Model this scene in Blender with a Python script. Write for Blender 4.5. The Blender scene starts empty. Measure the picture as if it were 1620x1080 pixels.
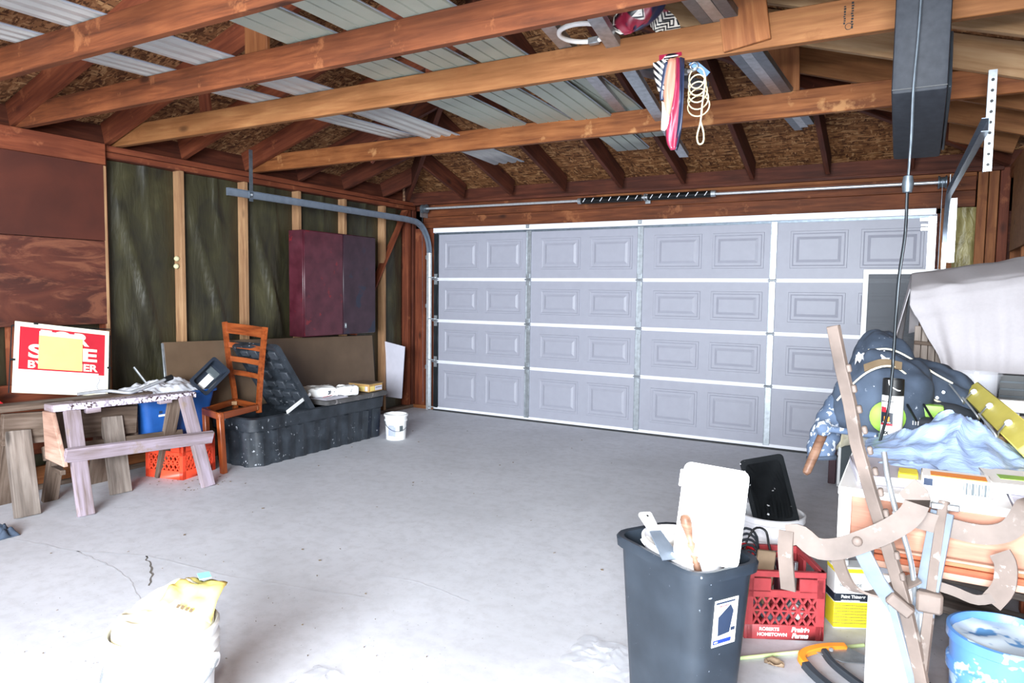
import bpy, bmesh, math, random
from mathutils import Vector as V, Matrix, noise
random.seed(7)
sc = bpy.context.scene
COL = sc.collection
# ------------------------------------------------------------------ camera, world, light, exposure
cam = bpy.data.cameras.new('camera'); co = bpy.data.objects.new('camera', cam); COL.objects.link(co)
cam.sensor_width = 36; cam.lens = 1111.5166*36/1620; cam.clip_start = .05; cam.clip_end = 200
CR = V((0.86858345, 0.49536395, 0.01331685)); CU = V((-0.04665023, 0.05498469, 0.99739683)); CF = V((-0.49334221, 0.86694362, -0.07086763))
co.matrix_world = Matrix(((CR.x, CU.x, -CF.x, 4.74555784), (CR.y, CU.y, -CF.y, -6.53639593), (CR.z, CU.z, -CF.z, 1.37548147), (0, 0, 0, 1)))
sc.camera = co
w = bpy.data.worlds.new('world'); sc.world = w; w.use_nodes = True
bg = w.node_tree.nodes['Background']; bg.inputs[0].default_value = (.80, .90, 1, 1); bg.inputs[1].default_value = 1.1
def area(name, loc, target, sx, sy, power, col):
    l = bpy.data.lights.new(name, 'AREA'); l.shape = 'RECTANGLE'; l.size = sx; l.size_y = sy; l.energy = power; l.color = col
    o = bpy.data.objects.new(name, l); COL.objects.link(o); o.location = loc
    o.rotation_euler = (V(target)-V(loc)).to_track_quat('-Z', 'Y').to_euler(); return o
area('daylight_opening', (5.0, -9.6, 1.75), (3.2, -3.0, .4), 3.2, 2.1, 1180, (.86, .93, 1))      # daylight through the open end behind the camera
area('camera_flash', (4.72, -6.6, 1.62), (2.4, -1.2, 1.5), .10, .07, 26, (1, .95, .88))        # the photographer's flash
vs = sc.view_settings
sc.display_settings.display_device = 'sRGB'; vs.view_transform = 'Standard'; vs.look = 'None'; vs.gamma = 1; vs.use_curve_mapping = False
vs.exposure = .57
# ------------------------------------------------------------------ materials
MT = {}
def srgb(h):
    if isinstance(h, str):
        c = [int(h[i:i+2], 16)/255 for i in (0, 2, 4)]
        return tuple((x/12.92 if x <= .04045 else ((x+.055)/1.055)**2.4) for x in c)
    return h
def lerp(a, b, t): return tuple(x+(y-x)*t for x, y in zip(a, b))
class NT:
    def __init__(s, name, rough=.6, metal=0, spec=.5):
        s.m = bpy.data.materials.new(name); s.m.use_nodes = True; s.t = s.m.node_tree; s.b = s.t.nodes['Principled BSDF']
        s.b.inputs['Roughness'].default_value = rough; s.b.inputs['Metallic'].default_value = metal; s.b.inputs['Specular IOR Level'].default_value = spec
        MT[name] = s.m
    def n(s, typ, **k):
        x = s.t.nodes.new('ShaderNode'+typ)
        for a, v in k.items(): setattr(x, a, v)
        return x
    def l(s, a, b): s.t.links.new(a, b)
    def coord(s, scale=(1, 1, 1), rnd=True):
        tc = s.n('TexCoord'); mp = s.n('Mapping'); mp.inputs['Scale'].default_value = scale; s.l(tc.outputs['Object'], mp.inputs['Vector'])
        if rnd:
            oi = s.n('ObjectInfo'); mu = s.n('Math', operation='MULTIPLY'); mu.inputs[1].default_value = 37
            s.l(oi.outputs['Random'], mu.inputs[0]); cb = s.n('CombineXYZ')
            for i in range(3): s.l(mu.outputs[0], cb.inputs[i])
            s.l(cb.outputs[0], mp.inputs['Location'])
        return mp.outputs[0]
    def noise(s, vec, scale, detail=4, rough=.55, dist=0):
        x = s.n('TexNoise'); x.inputs['Scale'].default_value = scale; x.inputs['Detail'].default_value = detail; x.inputs['Roughness'].default_value = rough
        x.inputs['Distortion'].default_value = dist; s.l(vec, x.inputs['Vector']); return x.outputs['Fac']
    def vor(s, vec, scale, feat='F1', out='Distance'):
        x = s.n('TexVoronoi'); x.feature = feat; x.inputs['Scale'].default_value = scale; s.l(vec, x.inputs['Vector']); return x.outputs[out]
    def ramp(s, fac, stops, const=False):
        r = s.n('ValToRGB'); e = r.color_ramp.elements
        if const: r.color_ramp.interpolation = 'CONSTANT'
        while len(e) < len(stops): e.new(.5)
        for i, (p, c) in enumerate(stops):
            e[i].position = p; c = srgb(c); c = (c, c, c) if isinstance(c, (int, float)) else c; e[i].color = (*c, 1)
        s.l(fac, r.inputs[0]); return r.outputs[0]
    def mix(s, fac, a, b, mode='MIX'):
        x = s.n('Mix', data_type='RGBA', blend_type=mode)
        for sock, v in ((x.inputs[0], fac), (x.inputs[6], a), (x.inputs[7], b)):
            if isinstance(v, (int, float)): sock.default_value = v
            elif isinstance(v, (tuple, str)): sock.default_value = (*srgb(v), 1)
            else: s.l(v, sock)
        return x.outputs[2]
    def col(s, c):
        if isinstance(c, (tuple, str)): s.b.inputs['Base Color'].default_value = (*srgb(c), 1)
        else: s.l(c, s.b.inputs['Base Color'])
        return s
    def bump(s, h, strength=.3, dist=.01):
        x = s.n('Bump'); x.inputs['Strength'].default_value = strength; x.inputs['Distance'].default_value = dist
        s.l(h, x.inputs['Height']); s.l(x.outputs[0], s.b.inputs['Normal']); return s
def plain(name, c, rough=.55, metal=0, wear=.12, scale=14, spec=.5, bump=0):
    t = NT(name, rough, metal, spec); v = t.coord(); f = t.noise(v, scale, 5); c = srgb(c)
    t.col(t.ramp(f, [(.3, lerp(c, (0, 0, 0), wear)), (.7, tuple(min(1, x*(1+wear)+.02*wear) for x in c))]))
    if bump: t.bump(f, bump, .004)
    return t.m
def splat(name, c, sc_, rough=.55, scale=45, thr=.62, wear=.12, big=5, thr2=.55, spec=.5):
    'base colour with paint spatter of a second colour'
    t = NT(name, rough, 0, spec); v = t.coord(); f = t.noise(v, 9, 5); c = srgb(c)
    b = t.ramp(f, [(.3, lerp(c, (0, 0, 0), wear)), (.7, tuple(min(1, x*(1+wear)+.02*wear) for x in c))])
    n1 = t.noise(v, scale, 3, .6); n2 = t.noise(v, big, 2)
    m = t.n('Math', operation='MULTIPLY'); t.l(t.ramp(n1, [(thr, 0.), (thr+.03, 1.)]), m.inputs[0]); t.l(t.ramp(n2, [(thr2-.07, 0.), (thr2+.05, 1.)]), m.inputs[1])
    t.col(t.mix(m.outputs[0], b, sc_)); return t.m
def wood(name, dark, mid, light, rough=.7, sc_=1, knots=.055, patch=None, spec=.3):
    'grain runs along local x'
    t = NT(name, rough, 0, spec); v = t.coord((1.1*sc_, 14*sc_, 14*sc_)); f = t.noise(v, 2.2, 7, .62, .4)
    c = t.ramp(f, [(.28, dark), (.5, mid), (.74, light)])
    v2 = t.coord((1, 1, 1)); big = t.noise(v2, 2.3, 3)
    c = t.mix(t.ramp(big, [(.38, 1.), (.62, 0.)]), c, t.mix(.45, c, dark))
    if patch: c = t.mix(t.ramp(t.noise(v2, 4.5, 5, .65), [(.60, 0.), (.67, .75)]), c, patch)
    if knots:
        v3 = t.coord((1.7, 4.2, 4.2)); d = t.vor(v3, 1.25); c = t.mix(t.ramp(d, [(knots, .85), (knots*2.6, 0.)]), c, lerp(srgb(dark), (0, 0, 0), .55))
    t.col(c); t.bump(f, .25, .003); return t.m
# rough-sawn framing: red-brown, weathered
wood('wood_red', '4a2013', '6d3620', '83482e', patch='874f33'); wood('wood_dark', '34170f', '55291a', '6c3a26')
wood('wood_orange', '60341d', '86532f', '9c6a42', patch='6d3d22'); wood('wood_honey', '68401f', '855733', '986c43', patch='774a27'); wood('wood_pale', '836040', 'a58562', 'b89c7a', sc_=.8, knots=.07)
wood('joist_red', '42200f', '68371d', '824b2b', patch='8d5836'); wood('joist_brown', '52290f', '7f4b26', '986238', patch='a97a4e')
wood('wood_stud', '74523a', '9a7654', 'ac8a68'); wood('wood_grey', '544b45', '887c73', 'a69b92'); wood('wood_greybrown', '3d2f26', '66564a', '85756a'); wood('wood_chair', '5c2810', '90451e', 'a55a2c', rough=.35, knots=0, spec=.5)
wood('wood_apron', '85594a', 'a87c66', 'bc947e', sc_=.8, knots=.04); wood('wood_mould', '6e2f1c', 'a35a3c', 'bb7654', knots=0); wood('wood_pink', '8c6858', 'b3917f', 'c4a898', knots=0)
wood('wood_lilac', '6c5c54', '9a8c95', 'b3a6b6', patch='8a7868', knots=0)
wood('wood_handle', '54392c', '7c5c4a', '987a66', rough=.45, knots=0)
t = NT('plywood_dark', .6); v = t.coord((3, .8, 1.6), False); f = t.noise(v, 2.6, 6, .6, 1.2); wv = t.noise(t.coord((2, 1.1, 4.5), False), 2.2, 5, .65, 1.6)
c = t.ramp(f, [(.3, '2f140e'), (.5, '482015'), (.75, '5e3020')]); t.col(t.mix(t.ramp(wv, [(.52, 0.), (.64, .75)]), c, '744530')); t.bump(wv, .2, .002)
t = NT('plywood_smooth', .55); f = t.noise(t.coord((2, .9, 1.1), False), 2.1, 5, .55, .5); t.col(t.ramp(f, [(.3, '34160f'), (.55, '4a2116'), (.8, '5d2e20')]))
def osb(name, cols):
    t = NT(name, .8, 0, .2); v = t.coord((6, 26, 26), False)
    def wob(q):
        x = t.n('TexNoise'); x.inputs['Scale'].default_value = 1.3; x.inputs['Detail'].default_value = 3; t.l(q, x.inputs['Vector'])
        y = t.n('VectorMath', operation='MULTIPLY_ADD'); t.l(x.outputs['Color'], y.inputs[0]); y.inputs[1].default_value = (1.6, 1.6, 1.6); t.l(q, y.inputs[2]); return y.outputs[0]
    a = t.vor(wob(v), 2.4, out='Color'); b = t.vor(wob(t.coord((24, 7, 22), False)), 2.1, out='Color'); sa = t.n('SeparateColor'); t.l(a, sa.inputs[0]); sb = t.n('SeparateColor'); t.l(b, sb.inputs[0])
    m = t.mix(t.ramp(sa.outputs[1], [(.45, 0.), (.55, 1.)]), sa.outputs[0], sb.outputs[0])
    t.col(t.ramp(m, [(.1, cols[0]), (.5, cols[1]), (.8, cols[2]), (.95, cols[3])])); t.bump(m, .4, .003)
osb('osb', ('4c2f1e', '7b5336', '916746', 'ab845c')); osb('osb_far', ('4c2e1c', '7c5232', '956843', 'b0865c'))
t = NT('foil', .5, 0, .5); v = t.coord((1, 1, .55), False); f = t.noise(v, 5, 4, .6, .6); t.col(t.ramp(f, [(.3, '211f17'), (.6, '35321f'), (.8, '47432c')])); t.bump(t.noise(t.coord((2, 6, 1.2), False), 3.5, 3, .5, 1.2), .3, .02)
t = NT('foil_yellow', .45); v = t.coord((1, 1, .5), False); f = t.noise(v, 9, 4, .6, 1); t.col(t.ramp(f, [(.3, '5a5028'), (.6, '9a9060'), (.8, 'b9b288')])); t.bump(f, .8, .03)
# concrete: trowelled grey, pale dusty patches, dark specks
t = NT('concrete', .72, 0, .35); v = t.coord((1, 1, 1), False); n1 = t.noise(v, 1.1, 6, .62); n2 = t.noise(v, 14, 6, .7); n3 = t.noise(t.coord((.5, 2.6, 1), False), 1.9, 4, .6)
c = t.ramp(n1, [(.32, 'bfc0c5'), (.52, 'cacbd1'), (.72, 'd2d3d9')]); c = t.mix(t.ramp(n2, [(.36, .35), (.55, 0.)]), c, 'aaa9ac'); c = t.mix(t.ramp(n3, [(.56, 0.), (.72, .3)]), c, 'd8dae1')
c = t.mix(t.ramp(t.noise(v, 70, 2), [(.7, 0.), (.74, .6)]), c, '5c5856'); t.col(c); t.bump(n2, .12, .004)
plain('door_white', '93949f', .5, wear=.03); plain('rail_white', 'dfe0e6', .42, wear=.03); plain('seal', '2a2b2d', .8)
plain('galv', 'a7adb2', .38, .75, .2, 30); plain('galv_dark', '6d7780', .42, .7, .2, 30); plain('galv_bright', 'd0d4d8', .3, .6, .12, 30); plain('track_grey', '7f8a98', .4, .5, .12, 20); plain('steel_dark', '2a2f33', .4, .6)
plain('spring_black', '17191b', .4, .4); plain('panel_green', '9ba398', .45, .1, .06, 6); plain('panel_white', 'a9a9a7', .45, .1, .06, 6); plain('panel_edge', '9aa3b2', .4, .3)
plain('black_plastic', '23292f', .42, wear=.25, scale=18); plain('black', '121416', .5); plain('box_black', '272a30', .62, wear=.15, scale=40, bump=.05, spec=.2); plain('navy_black', '1c2430', .5)
plain('white_plastic', 'e8e8e6', .4, wear=.03); plain('white_paper', 'f1f1ee', .7, wear=.02); plain('grey_white', 'c6c4cf', .6, wear=.04); plain('cream', 'e6dfc8', .6, wear=.05)
plain('yellow', 'e6cd7a', .55, wear=.04); plain('yellow_bright', 'f0dc2e', .45, wear=.03); plain('yellow_rack', 'd8cb62', .5, wear=.06); plain('sign_cream', 'e9e2cb', .5, wear=.03); plain('sign_red', 'b3202f', .5, wear=.06)
plain('blue_tote', '1f4f92', .4, wear=.12); plain('blue_can', '1d39a5', .4, wear=.1); plain('orange_crate', 'e2492c', .45, wear=.1); plain('red_crate', 'a83c40', .5, wear=.14, scale=25); plain('red', 'b81f26', .45)
plain('cardboard_tan', 'b08a52', .7, wear=.15); plain('cardboard_dark', '6b5a44', .7); plain('brown_board', '5d4a38', .6, wear=.12, scale=6); plain('lime', '8fbf4e', .45); plain('teal', '8fd8c8', .6)
plain('rope', 'd8cba6', .8); plain('rubber_blue', '2a5f95', .5); plain('ink', '20304a', .7); plain('ink_black', '141414', .7); plain('ink_red', 'b02433', .6); plain('orange_grip', 'ee8f2c', .45); plain('grip_black', '30353c', .6); plain('slate', '4a5256', .7)
plain('grey_card', '8d8c92', .7); plain('sheet', 'b9b4b7', .8, wear=.03, scale=60, bump=.1); plain('towel', 'd9dbe2', .85, wear=.06, scale=30, bump=.3); plain('insul', 'b7b08a', .9, wear=.25); plain('dark_red', '3a1a22', .55); plain('clay', '968068', .8)
splat('rust_bar', '62564f', '887f79', .65, 34, .62, .3, 9, .52); splat('denim', '3a4657', 'ccd3de', .85, 60, .66, .3, 7, .6); splat('denim_splash', '50617a', 'c5ccd6', .8, 40, .56, .2, 7, .4)
splat('black_splat', '0d1013', 'e8e8ea', .8, 42, .66, .2, 6, .5, .12); splat('trash_black', '242c35', '8f99a6', .42, 60, .70, .2, 5, .5); splat('bin_black', '20262d', 'a0a4aa', .5, 34, .64, .5, 3.5, .56); splat('bin_dusty', '4c4a4a', '7c7878', .7, 20, .6, .3, 4, .5)
splat('lilac_splat', 'c6bccb', '3c2a2a', .7, 60, .52, .1, 6, .42); splat('bucket_blue', '5b8cca', 'b5d0ea', .4, 16, .55, .15, 5, .42); splat('bucket_white', 'e2e2e6', '7f8490', .45, 40, .68, .05, 5, .55); splat('white_peel', 'ececec', 'a88f9a', .6, 14, .64, .03, 4, .5); splat('paint_dry', 'd6e4ee', '5f93c4', .5, 8, .56, .05, 4, .5)
splat('metal_red', '451420', '6b1a20', .35, 12, .62, .3, 3, .55); splat('maroon_dark', '2c1420', '1d2030', .4, 3, .55, .3, 2, .5)
plain('relief', '32373e', .6, wear=.2)
t = NT('bag_plastic', .2, 0, .6); t.col('9fb6dc'); t.b.inputs['Alpha'].default_value = .92; t.bump(t.noise(t.coord((1, 2.2, 1), False), 14, 4, .6, 1.5), .3, .015)
t = NT('clear_plastic', .12); t.col('dfe3ea'); t.b.inputs['Alpha'].default_value = .2
t = NT('screen_mesh', .6); t.col('5e6268'); t.b.inputs['Alpha'].default_value = .55
plain('scarf_navy', '222a42', .35, wear=.2); plain('scarf_peach', 'a87460', .35, wear=.08); plain('scarf_maroon', '8a2440', .3, wear=.15)
t = NT('scarf_key', .35); v = t.coord((1, 0, 1), False); wv = t.n('TexWave', wave_type='BANDS', bands_direction='DIAGONAL'); wv.inputs['Scale'].default_value = 22; wv.inputs['Distortion'].default_value = 0; t.l(v, wv.inputs['Vector']); t.col(t.ramp(wv.outputs['Fac'], [(0, '14171f'), (.5, 'e2ded4')], True))
# silk scarf: maroon, navy and a black and white key band
t = NT('scarf', .3, 0, .6); v = t.coord((1, 1, 1), False); sx = t.n('SeparateXYZ'); t.l(v, sx.inputs[0])
ring = t.n('TexWave', wave_type='RINGS', rings_direction='SPHERICAL'); ring.inputs['Scale'].default_value = 18; vv = t.n('TexVoronoi', distance='CHEBYCHEV'); vv.inputs['Scale'].default_value = 9; t.l(v, vv.inputs['Vector'])
mm = t.n('Math', operation='MULTIPLY'); mm.inputs[1].default_value = 9; t.l(vv.outputs['Distance'], mm.inputs[0]); fr = t.n('Math', operation='FRACT'); t.l(mm.outputs[0], fr.inputs[0])
key = t.ramp(fr.outputs[0], [(0, '12151c'), (.5, 'e6e2d8')], True); band = t.noise(v, 5.5, 1)
c = t.mix(t.ramp(band, [(.47, 0.), (.49, 1.)]), key, '8a1f38'); c = t.mix(t.ramp(band, [(.58, 0.), (.6, 1.)]), c, '232a44'); t.col(c)
# ------------------------------------------------------------------ builders
RM = {}
def thing(name, label, cat, loc=(0, 0, 0), rz=0, group=None):
    o = bpy.data.objects.new(name, None); COL.objects.link(o); o.empty_display_size = .05
    o.location = loc; o.rotation_euler = (0, 0, rz); RM[o] = Matrix.Translation(loc) @ Matrix.Rotation(rz, 4, 'Z')
    return tag(o, label, cat, group)
def tag(o, label, cat, group=None):
    o['label'] = label; o['category'] = cat
    if group: o['group'] = group
    return o
def structure(name, label=None, cat=None):
    o = bpy.data.objects.new(name, None); COL.objects.link(o); o['kind'] = 'structure'; RM[o] = Matrix()
    if label: tag(o, label, cat)
    return o
def put(name, me, mat, parent=None, M=None):
    o = bpy.data.objects.new(name, me); COL.objects.link(o); M = M or Matrix()
    if mat and not me.materials: me.materials.append(MT[mat])
    if parent: o.parent = parent; o.matrix_basis = RM[parent].inverted() @ M
    else: o.matrix_basis = M
    RM[o] = M; return o
class MB:
    def __init__(s): s.v = []; s.f = []
    def add(s, vs, fs):
        k = len(s.v); s.v += [V(p) for p in vs]; s.f += [[i+k for i in f] for f in fs]; return s
    def box(s, c, d, M=None):
        vs = [V((x*d[0]/2, y*d[1]/2, z*d[2]/2)) for x in (-1, 1) for y in (-1, 1) for z in (-1, 1)]
        if M: vs = [M.to_3x3() @ p for p in vs]
        return s.add([p+V(c) for p in vs], [(0, 1, 3, 2), (4, 6, 7, 5), (0, 4, 5, 1), (2, 3, 7, 6), (0, 2, 6, 4), (1, 5, 7, 3)])
    def hexa(s, a, b):
        'solid between quads a and b (corresponding corners)'
        return s.add(list(a)+list(b), [(3, 2, 1, 0), (4, 5, 6, 7)]+[(i, (i+1) % 4, 4+(i+1) % 4, 4+i) for i in range(4)])
    def loft(s, rings, cap=True, closed=True):
        n = len(rings[0]); k = []; vs = []
        for r in rings: vs += r
        fs = []
        for i in range(len(rings)-1):
            for j in range(n if closed else n-1):
                a = i*n+j; b = i*n+(j+1) % n; fs.append((a, b, b+n, a+n))
        if cap: fs += [tuple(range(n))[::-1], tuple(range((len(rings)-1)*n, len(rings)*n))]
        return s.add(vs, fs)
    def lathe(s, prof, c=(0, 0, 0), n=28, cap=False, M=None):
        M = M or Matrix()
        return s.loft([[M @ V((r*math.cos(2*math.pi*i/n), r*math.sin(2*math.pi*i/n), z))+V(c) for i in range(n)] for r, z in prof], cap)
    def tube(s, pts, r, n=8, cap=True):
        pts = [V(p) for p in pts]; rings = []; ref = V((.31, .22, .9))
        for i, p in enumerate(pts):
            d = (pts[min(i+1, len(pts)-1)]-pts[max(i-1, 0)]).normalized(); a = d.cross(ref)
            if a.length < .05: a = d.cross(V((1, 0, 0)))
            a.normalize(); b = d.cross(a).normalized(); ref = b.cross(d) if False else ref
            rr = r[i] if isinstance(r, (list, tuple)) else r
            rings.append([p+a*rr*math.cos(2*math.pi*j/n)+b*rr*math.sin(2*math.pi*j/n) for j in range(n)])
        return s.loft(rings, cap)
    def strap(s, pts, wv, wd, th):
        'flat bar along pts; wv = width direction'
        pts = [V(p) for p in pts]; wv = V(wv).normalized(); rings = []
        for i, p in enumerate(pts):
            d = (pts[min(i+1, len(pts)-1)]-pts[max(i-1, 0)]).normalized(); n = d.cross(wv).normalized(); q = n.cross(d).normalized()
            rings.append([p+q*wd/2+n*th/2, p-q*wd/2+n*th/2, p-q*wd/2-n*th/2, p+q*wd/2-n*th/2])
        return s.loft(rings)
    def grid(s, nu, nv, fn, closed=False):
        vs = [fn(i/(nu-1), j/(nv-1)) for j in range(nv) for i in range(nu)]
        return s.add(vs, [(j*nu+i, j*nu+i+1, (j+1)*nu+i+1, (j+1)*nu+i) for j in range(nv-1) for i in range(nu-1)])
    def prism(s, poly, off):
        n = len(poly); off = V(off); poly = [V(p) for p in poly]
        return s.add(poly+[p+off for p in poly], [tuple(range(n))[::-1], tuple(range(n, 2*n))]+[(i, (i+1) % n, n+(i+1) % n, n+i) for i in range(n)])
    def build(s, name, mat, parent=None, M=None, local=False, smooth=0, bevel=0, solid=0):
        vs = s.v
        if M is None:
            M = RM[parent] if parent else Matrix()
            if not local: Mi = M.inverted(); vs = [Mi @ p for p in vs]
        me = bpy.data.meshes.new(name); me.from_pydata([tuple(p) for p in vs], [], s.f)
        bm = bmesh.new(); bm.from_mesh(me)
        bmesh.ops.remove_doubles(bm, verts=bm.verts, dist=1e-5); bmesh.ops.recalc_face_normals(bm, faces=bm.faces)
        if bevel: bmesh.ops.bevel(bm, geom=[e for e in bm.edges if len(e.link_faces) == 2 and e.calc_face_angle(0) > .6], offset=bevel, segments=2 if bevel > .006 else 1, profile=.6, affect='EDGES', clamp_overlap=True)
        bm.to_mesh(me); bm.free()
        if smooth or bevel:
            me.polygons.foreach_set('use_smooth', [True]*len(me.polygons)); me.set_sharp_from_angle(angle=math.radians(smooth or 40))
        o = put(name, me, mat, parent, M)
        if solid:
            md = o.modifiers.new('solid', 'SOLIDIFY'); md.thickness = solid; md.offset = 0
        return o
def frame(p0, p1, up=(0, 0, 1)):
    p0 = V(p0); p1 = V(p1); x = (p1-p0).normalized(); z = V(up); z = (z-x*z.dot(x)).normalized(); y = z.cross(x); c = (p0+p1)/2
    return Matrix(((x.x, y.x, z.x, c.x), (x.y, y.y, z.y, c.y), (x.z, y.z, z.z, c.z), (0, 0, 0, 1)))
def beam(name, p0, p1, wd, h, mat, parent=None, up=(0, 0, 1), bevel=.003):
    'board between two points: local x is the grain, wd across, h along up'
    return MB().box((0, 0, 0), ((V(p1)-V(p0)).length, wd, h)).build(name, mat, parent, M=frame(p0, p1, up), bevel=bevel)
def basis(o, x, y):
    x = V(x).normalized(); z = x.cross(V(y)).normalized(); y = z.cross(x)
    return Matrix(((x.x, y.x, z.x, o[0]), (x.y, y.y, z.y, o[1]), (x.z, y.z, z.z, o[2]), (0, 0, 0, 1)))
def text(body, size, mat, parent, M, off=0, extr=.0006, ax='CENTER', sx=1, shear=0, name='lettering'):
    c = bpy.data.curves.new(name, 'FONT'); c.body = body; c.size = size; c.extrude = extr; c.offset = off; c.align_x = ax; c.align_y = 'CENTER'; c.shear = shear
    c.materials.append(MT[mat]); o = bpy.data.objects.new(name, c); COL.objects.link(o); M = M @ Matrix.Diagonal((sx, 1, 1, 1))
    o.parent = parent; o.matrix_basis = RM[parent].inverted() @ M; return o
def marks(count, size, mat, parent, M, off=0, extr=.0006, ax='CENTER', sx=1, shear=0):
    'print too small to read in the photograph: a row of uneven dashes'
    m = MB(); x = -count*size*.28; k = 0
    while x < count*size*.28:
        d = size*(.25+.35*abs(nz((x*90+k, size*70, count)))); k += 1; m.box((x+d/2, size*.1*nz((k*.7, 1, 2)), 0), (d, size*(.35+.3*abs(nz((k*1.3, 5, 0)))), .0006)); x += d+size*.16
    return m.build('print_marks', mat, parent, M=M)
def rrect(w_, d_, r, z, n=5, c=(0, 0)):
    out = []
    for k, (sx, sy) in enumerate(((1, 1), (-1, 1), (-1, -1), (1, -1))):
        for i in range(n):
            a = math.pi/2*(k+i/(n-1)); out.append(V((c[0]+sx*(w_/2-r)+r*math.cos(a), c[1]+sy*(d_/2-r)+r*math.sin(a), z)))
    return out
def nz(p, s=1): return noise.noise(V(p)*s)
def bez(pts, n=24):
    'Catmull-Rom through points'
    P = [V(p) for p in pts]; P = [P[0]*2-P[1]]+P+[P[-1]*2-P[-2]]; out = []; k = len(P)-3
    for i in range(n+1):
        t = i/n*k; j = min(int(t), k-1); u = t-j; a, b, c, d = P[j:j+4]
        out.append(.5*((2*b)+(c-a)*u+(2*a-5*b+4*c-d)*u*u+(3*b-a-3*c+d)*u**3))
    return out
def copy_tree(o, M, label=None, parent=None):
    'a thing and its parts copied to a new place; M is the new root matrix'
    c = o.copy(); COL.objects.link(c)
    if parent: c.parent = parent
    else: c.matrix_basis = M
    RM[c] = M
    for ch in list(o.children): copy_tree(ch, None, None, c)
    if label: c['label'] = label
    return c
# ------------------------------------------------------------------ floor
XL, XR, YB = -.40, 5.33, -7.6
fl = MB().grid(2, 2, lambda u, v: V((-.62+6.2*u, -12+12.4*v, 0))).build('floor', 'concrete'); fl['kind'] = 'structure'
plain('crack_fill', 'c4c5ca', .8); plain('crack_dark', '6a655f', .9)
def ribbon(pts, wd, mat):
    m = MB(); P = bez(pts, 40)
    def f(u, v):
        i = round(u*40); p = P[i]; d = (P[min(i+1, 40)]-P[max(i-1, 0)]).normalized(); k = wd*(.5+.8*abs(nz(p, 9)))
        return p+V((-d.y, d.x, 0))*(v-.5)*k+V((nz(p, 21)*.012, nz(p+V((5, 0, 0)), 21)*.012, .0012))
    m.grid(41, 2, f).build('crack', mat, fl)
ribbon([(.477, -4.655, 0), (.75, -4.60, 0), (1.03, -4.555, 0), (1.397, -4.411, 0), (2.0, -4.35, 0), (2.7, -4.2, 0)], .018, 'crack_fill')
ribbon([(1.397, -4.411, 0), (1.49, -4.45, 0), (1.575, -4.494, 0), (1.75, -4.62, 0)], .011, 'crack_dark')
ribbon([(1.03, -4.555, 0), (1.5, -4.60, 0), (1.9, -4.75, 0)], .014, 'crack_fill')
ribbon([(1.9, -5.45, 0), (1.969, -5.329, 0), (2.027, -5.026, 0), (2.1, -4.9, 0), (2.5, -4.85, 0)], .014, 'crack_fill')
ribbon([(2.3, -4.1, 0), (2.7, -3.95, 0), (3.1, -3.99, 0)], .008, 'crack_fill')
# ------------------------------------------------------------------ left wall
wl = structure('wall_left')
MB().box((-.425, -3.5, 1.2), (.03, 8.2, 2.4)).build('sheathing_board', 'wood_dark', wl)
SY = [-.513-.614*k for k in range(12)]
FX = -.311
for k, y in enumerate(SY):
    beam('stud', (-.355, y+.019, .04), (-.355, y+.019, 2.29), .038, .088, 'wood_stud' if k < 5 else 'wood_red', wl, up=(1, 0, 0))
beam('stud', (-.355, -.06, .04), (-.355, -.06, 2.29), .05, .088, 'wood_red', wl, up=(1, 0, 0))
for i, z in enumerate((2.312, 2.358)):
    beam('top_plate', (-.355, -7.5, z), (-.355, .05, z), .09, .043, 'wood_red', wl)
beam('sill_plate', (-.355, -7.5, .02), (-.355, .05, .02), .09, .04, 'wood_greybrown', wl)
for k in range(11):                                                  # foil faced batts between the studs, wrinkled and sagging
    y1 = (SY[k]-.0) if k else SY[0]; y0 = SY[k+1]+.04 if k < 11 else y1-.5
    zb = .045
    def f(u, v, y0=y0, y1=y1, k=k):
        y = y0+(y1-y0)*u; z = zb+(2.285-zb)*v; e = min(u, 1-u)*2
        d = .035*math.sin(math.pi*u)**.7+.03*e*(nz((k*3.1, y*4, z*1.3))+.5*nz((k, y*11+z*1.7, z*3)))
        d += .035*e*max(0, 1-abs((u-.1)-(2.15-z)*.5)*12)+.03*e*max(0, 1-abs((u-.55)-(2.3-z)*.16)*16)*min(1, max(0, (z-1.5)*2))              # diagonal pull crease
        return V((-.398+d, y, z))
    MB().grid(22, 40, f).build('insulation_batt', 'foil', wl, smooth=70)
MB().grid(12, 30, lambda u, v: V((-.39+.03*math.sin(math.pi*u)+.02*nz((u*3, v*8, 3)), -.475+.36*u, .045+2.24*v))).build('insulation_batt', 'foil', wl, smooth=70)
beam('eave_light_stop', (-.47, -7.5, 2.47), (-.47, 0, 2.47), .03, .22, 'wood_dark', wl)  # dark board added to keep outside light from showing through the eave gap
beam('diagonal_brace', (-.33, -.98, .9), (-.33, -.12, 2.28), .02, .09, 'wood_red', wl, up=(1, 0, 0))
MB().box((-.303, -5.06, 1.40), (.014, 2.96, .59)).build('plywood_panel', 'plywood_dark', wl, bevel=.002); MB().box((-.301, -5.06, 1.98), (.014, 2.96, .565)).build('plywood_panel', 'plywood_smooth', wl, bevel=.002)
beam('ledger', (-.29, -7.4, 2.305), (-.29, -3.575, 2.305), .036, .15, 'wood_red', wl)
beam('batten', (-.305, -3.57, .05), (-.305, -3.57, 2.23), .022, .02, 'wood_stud', wl, up=(1, 0, 0))
for z in (.62, .36): beam('backing_board', (-.3, -6.9, z), (-.3, -3.59, z), .02, .22, 'wood_red', wl)
beam('kick_board', (-.28, -5.6, .11), (-.28, -3.3, .11), .03, .12, 'wood_orange', wl)
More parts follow.
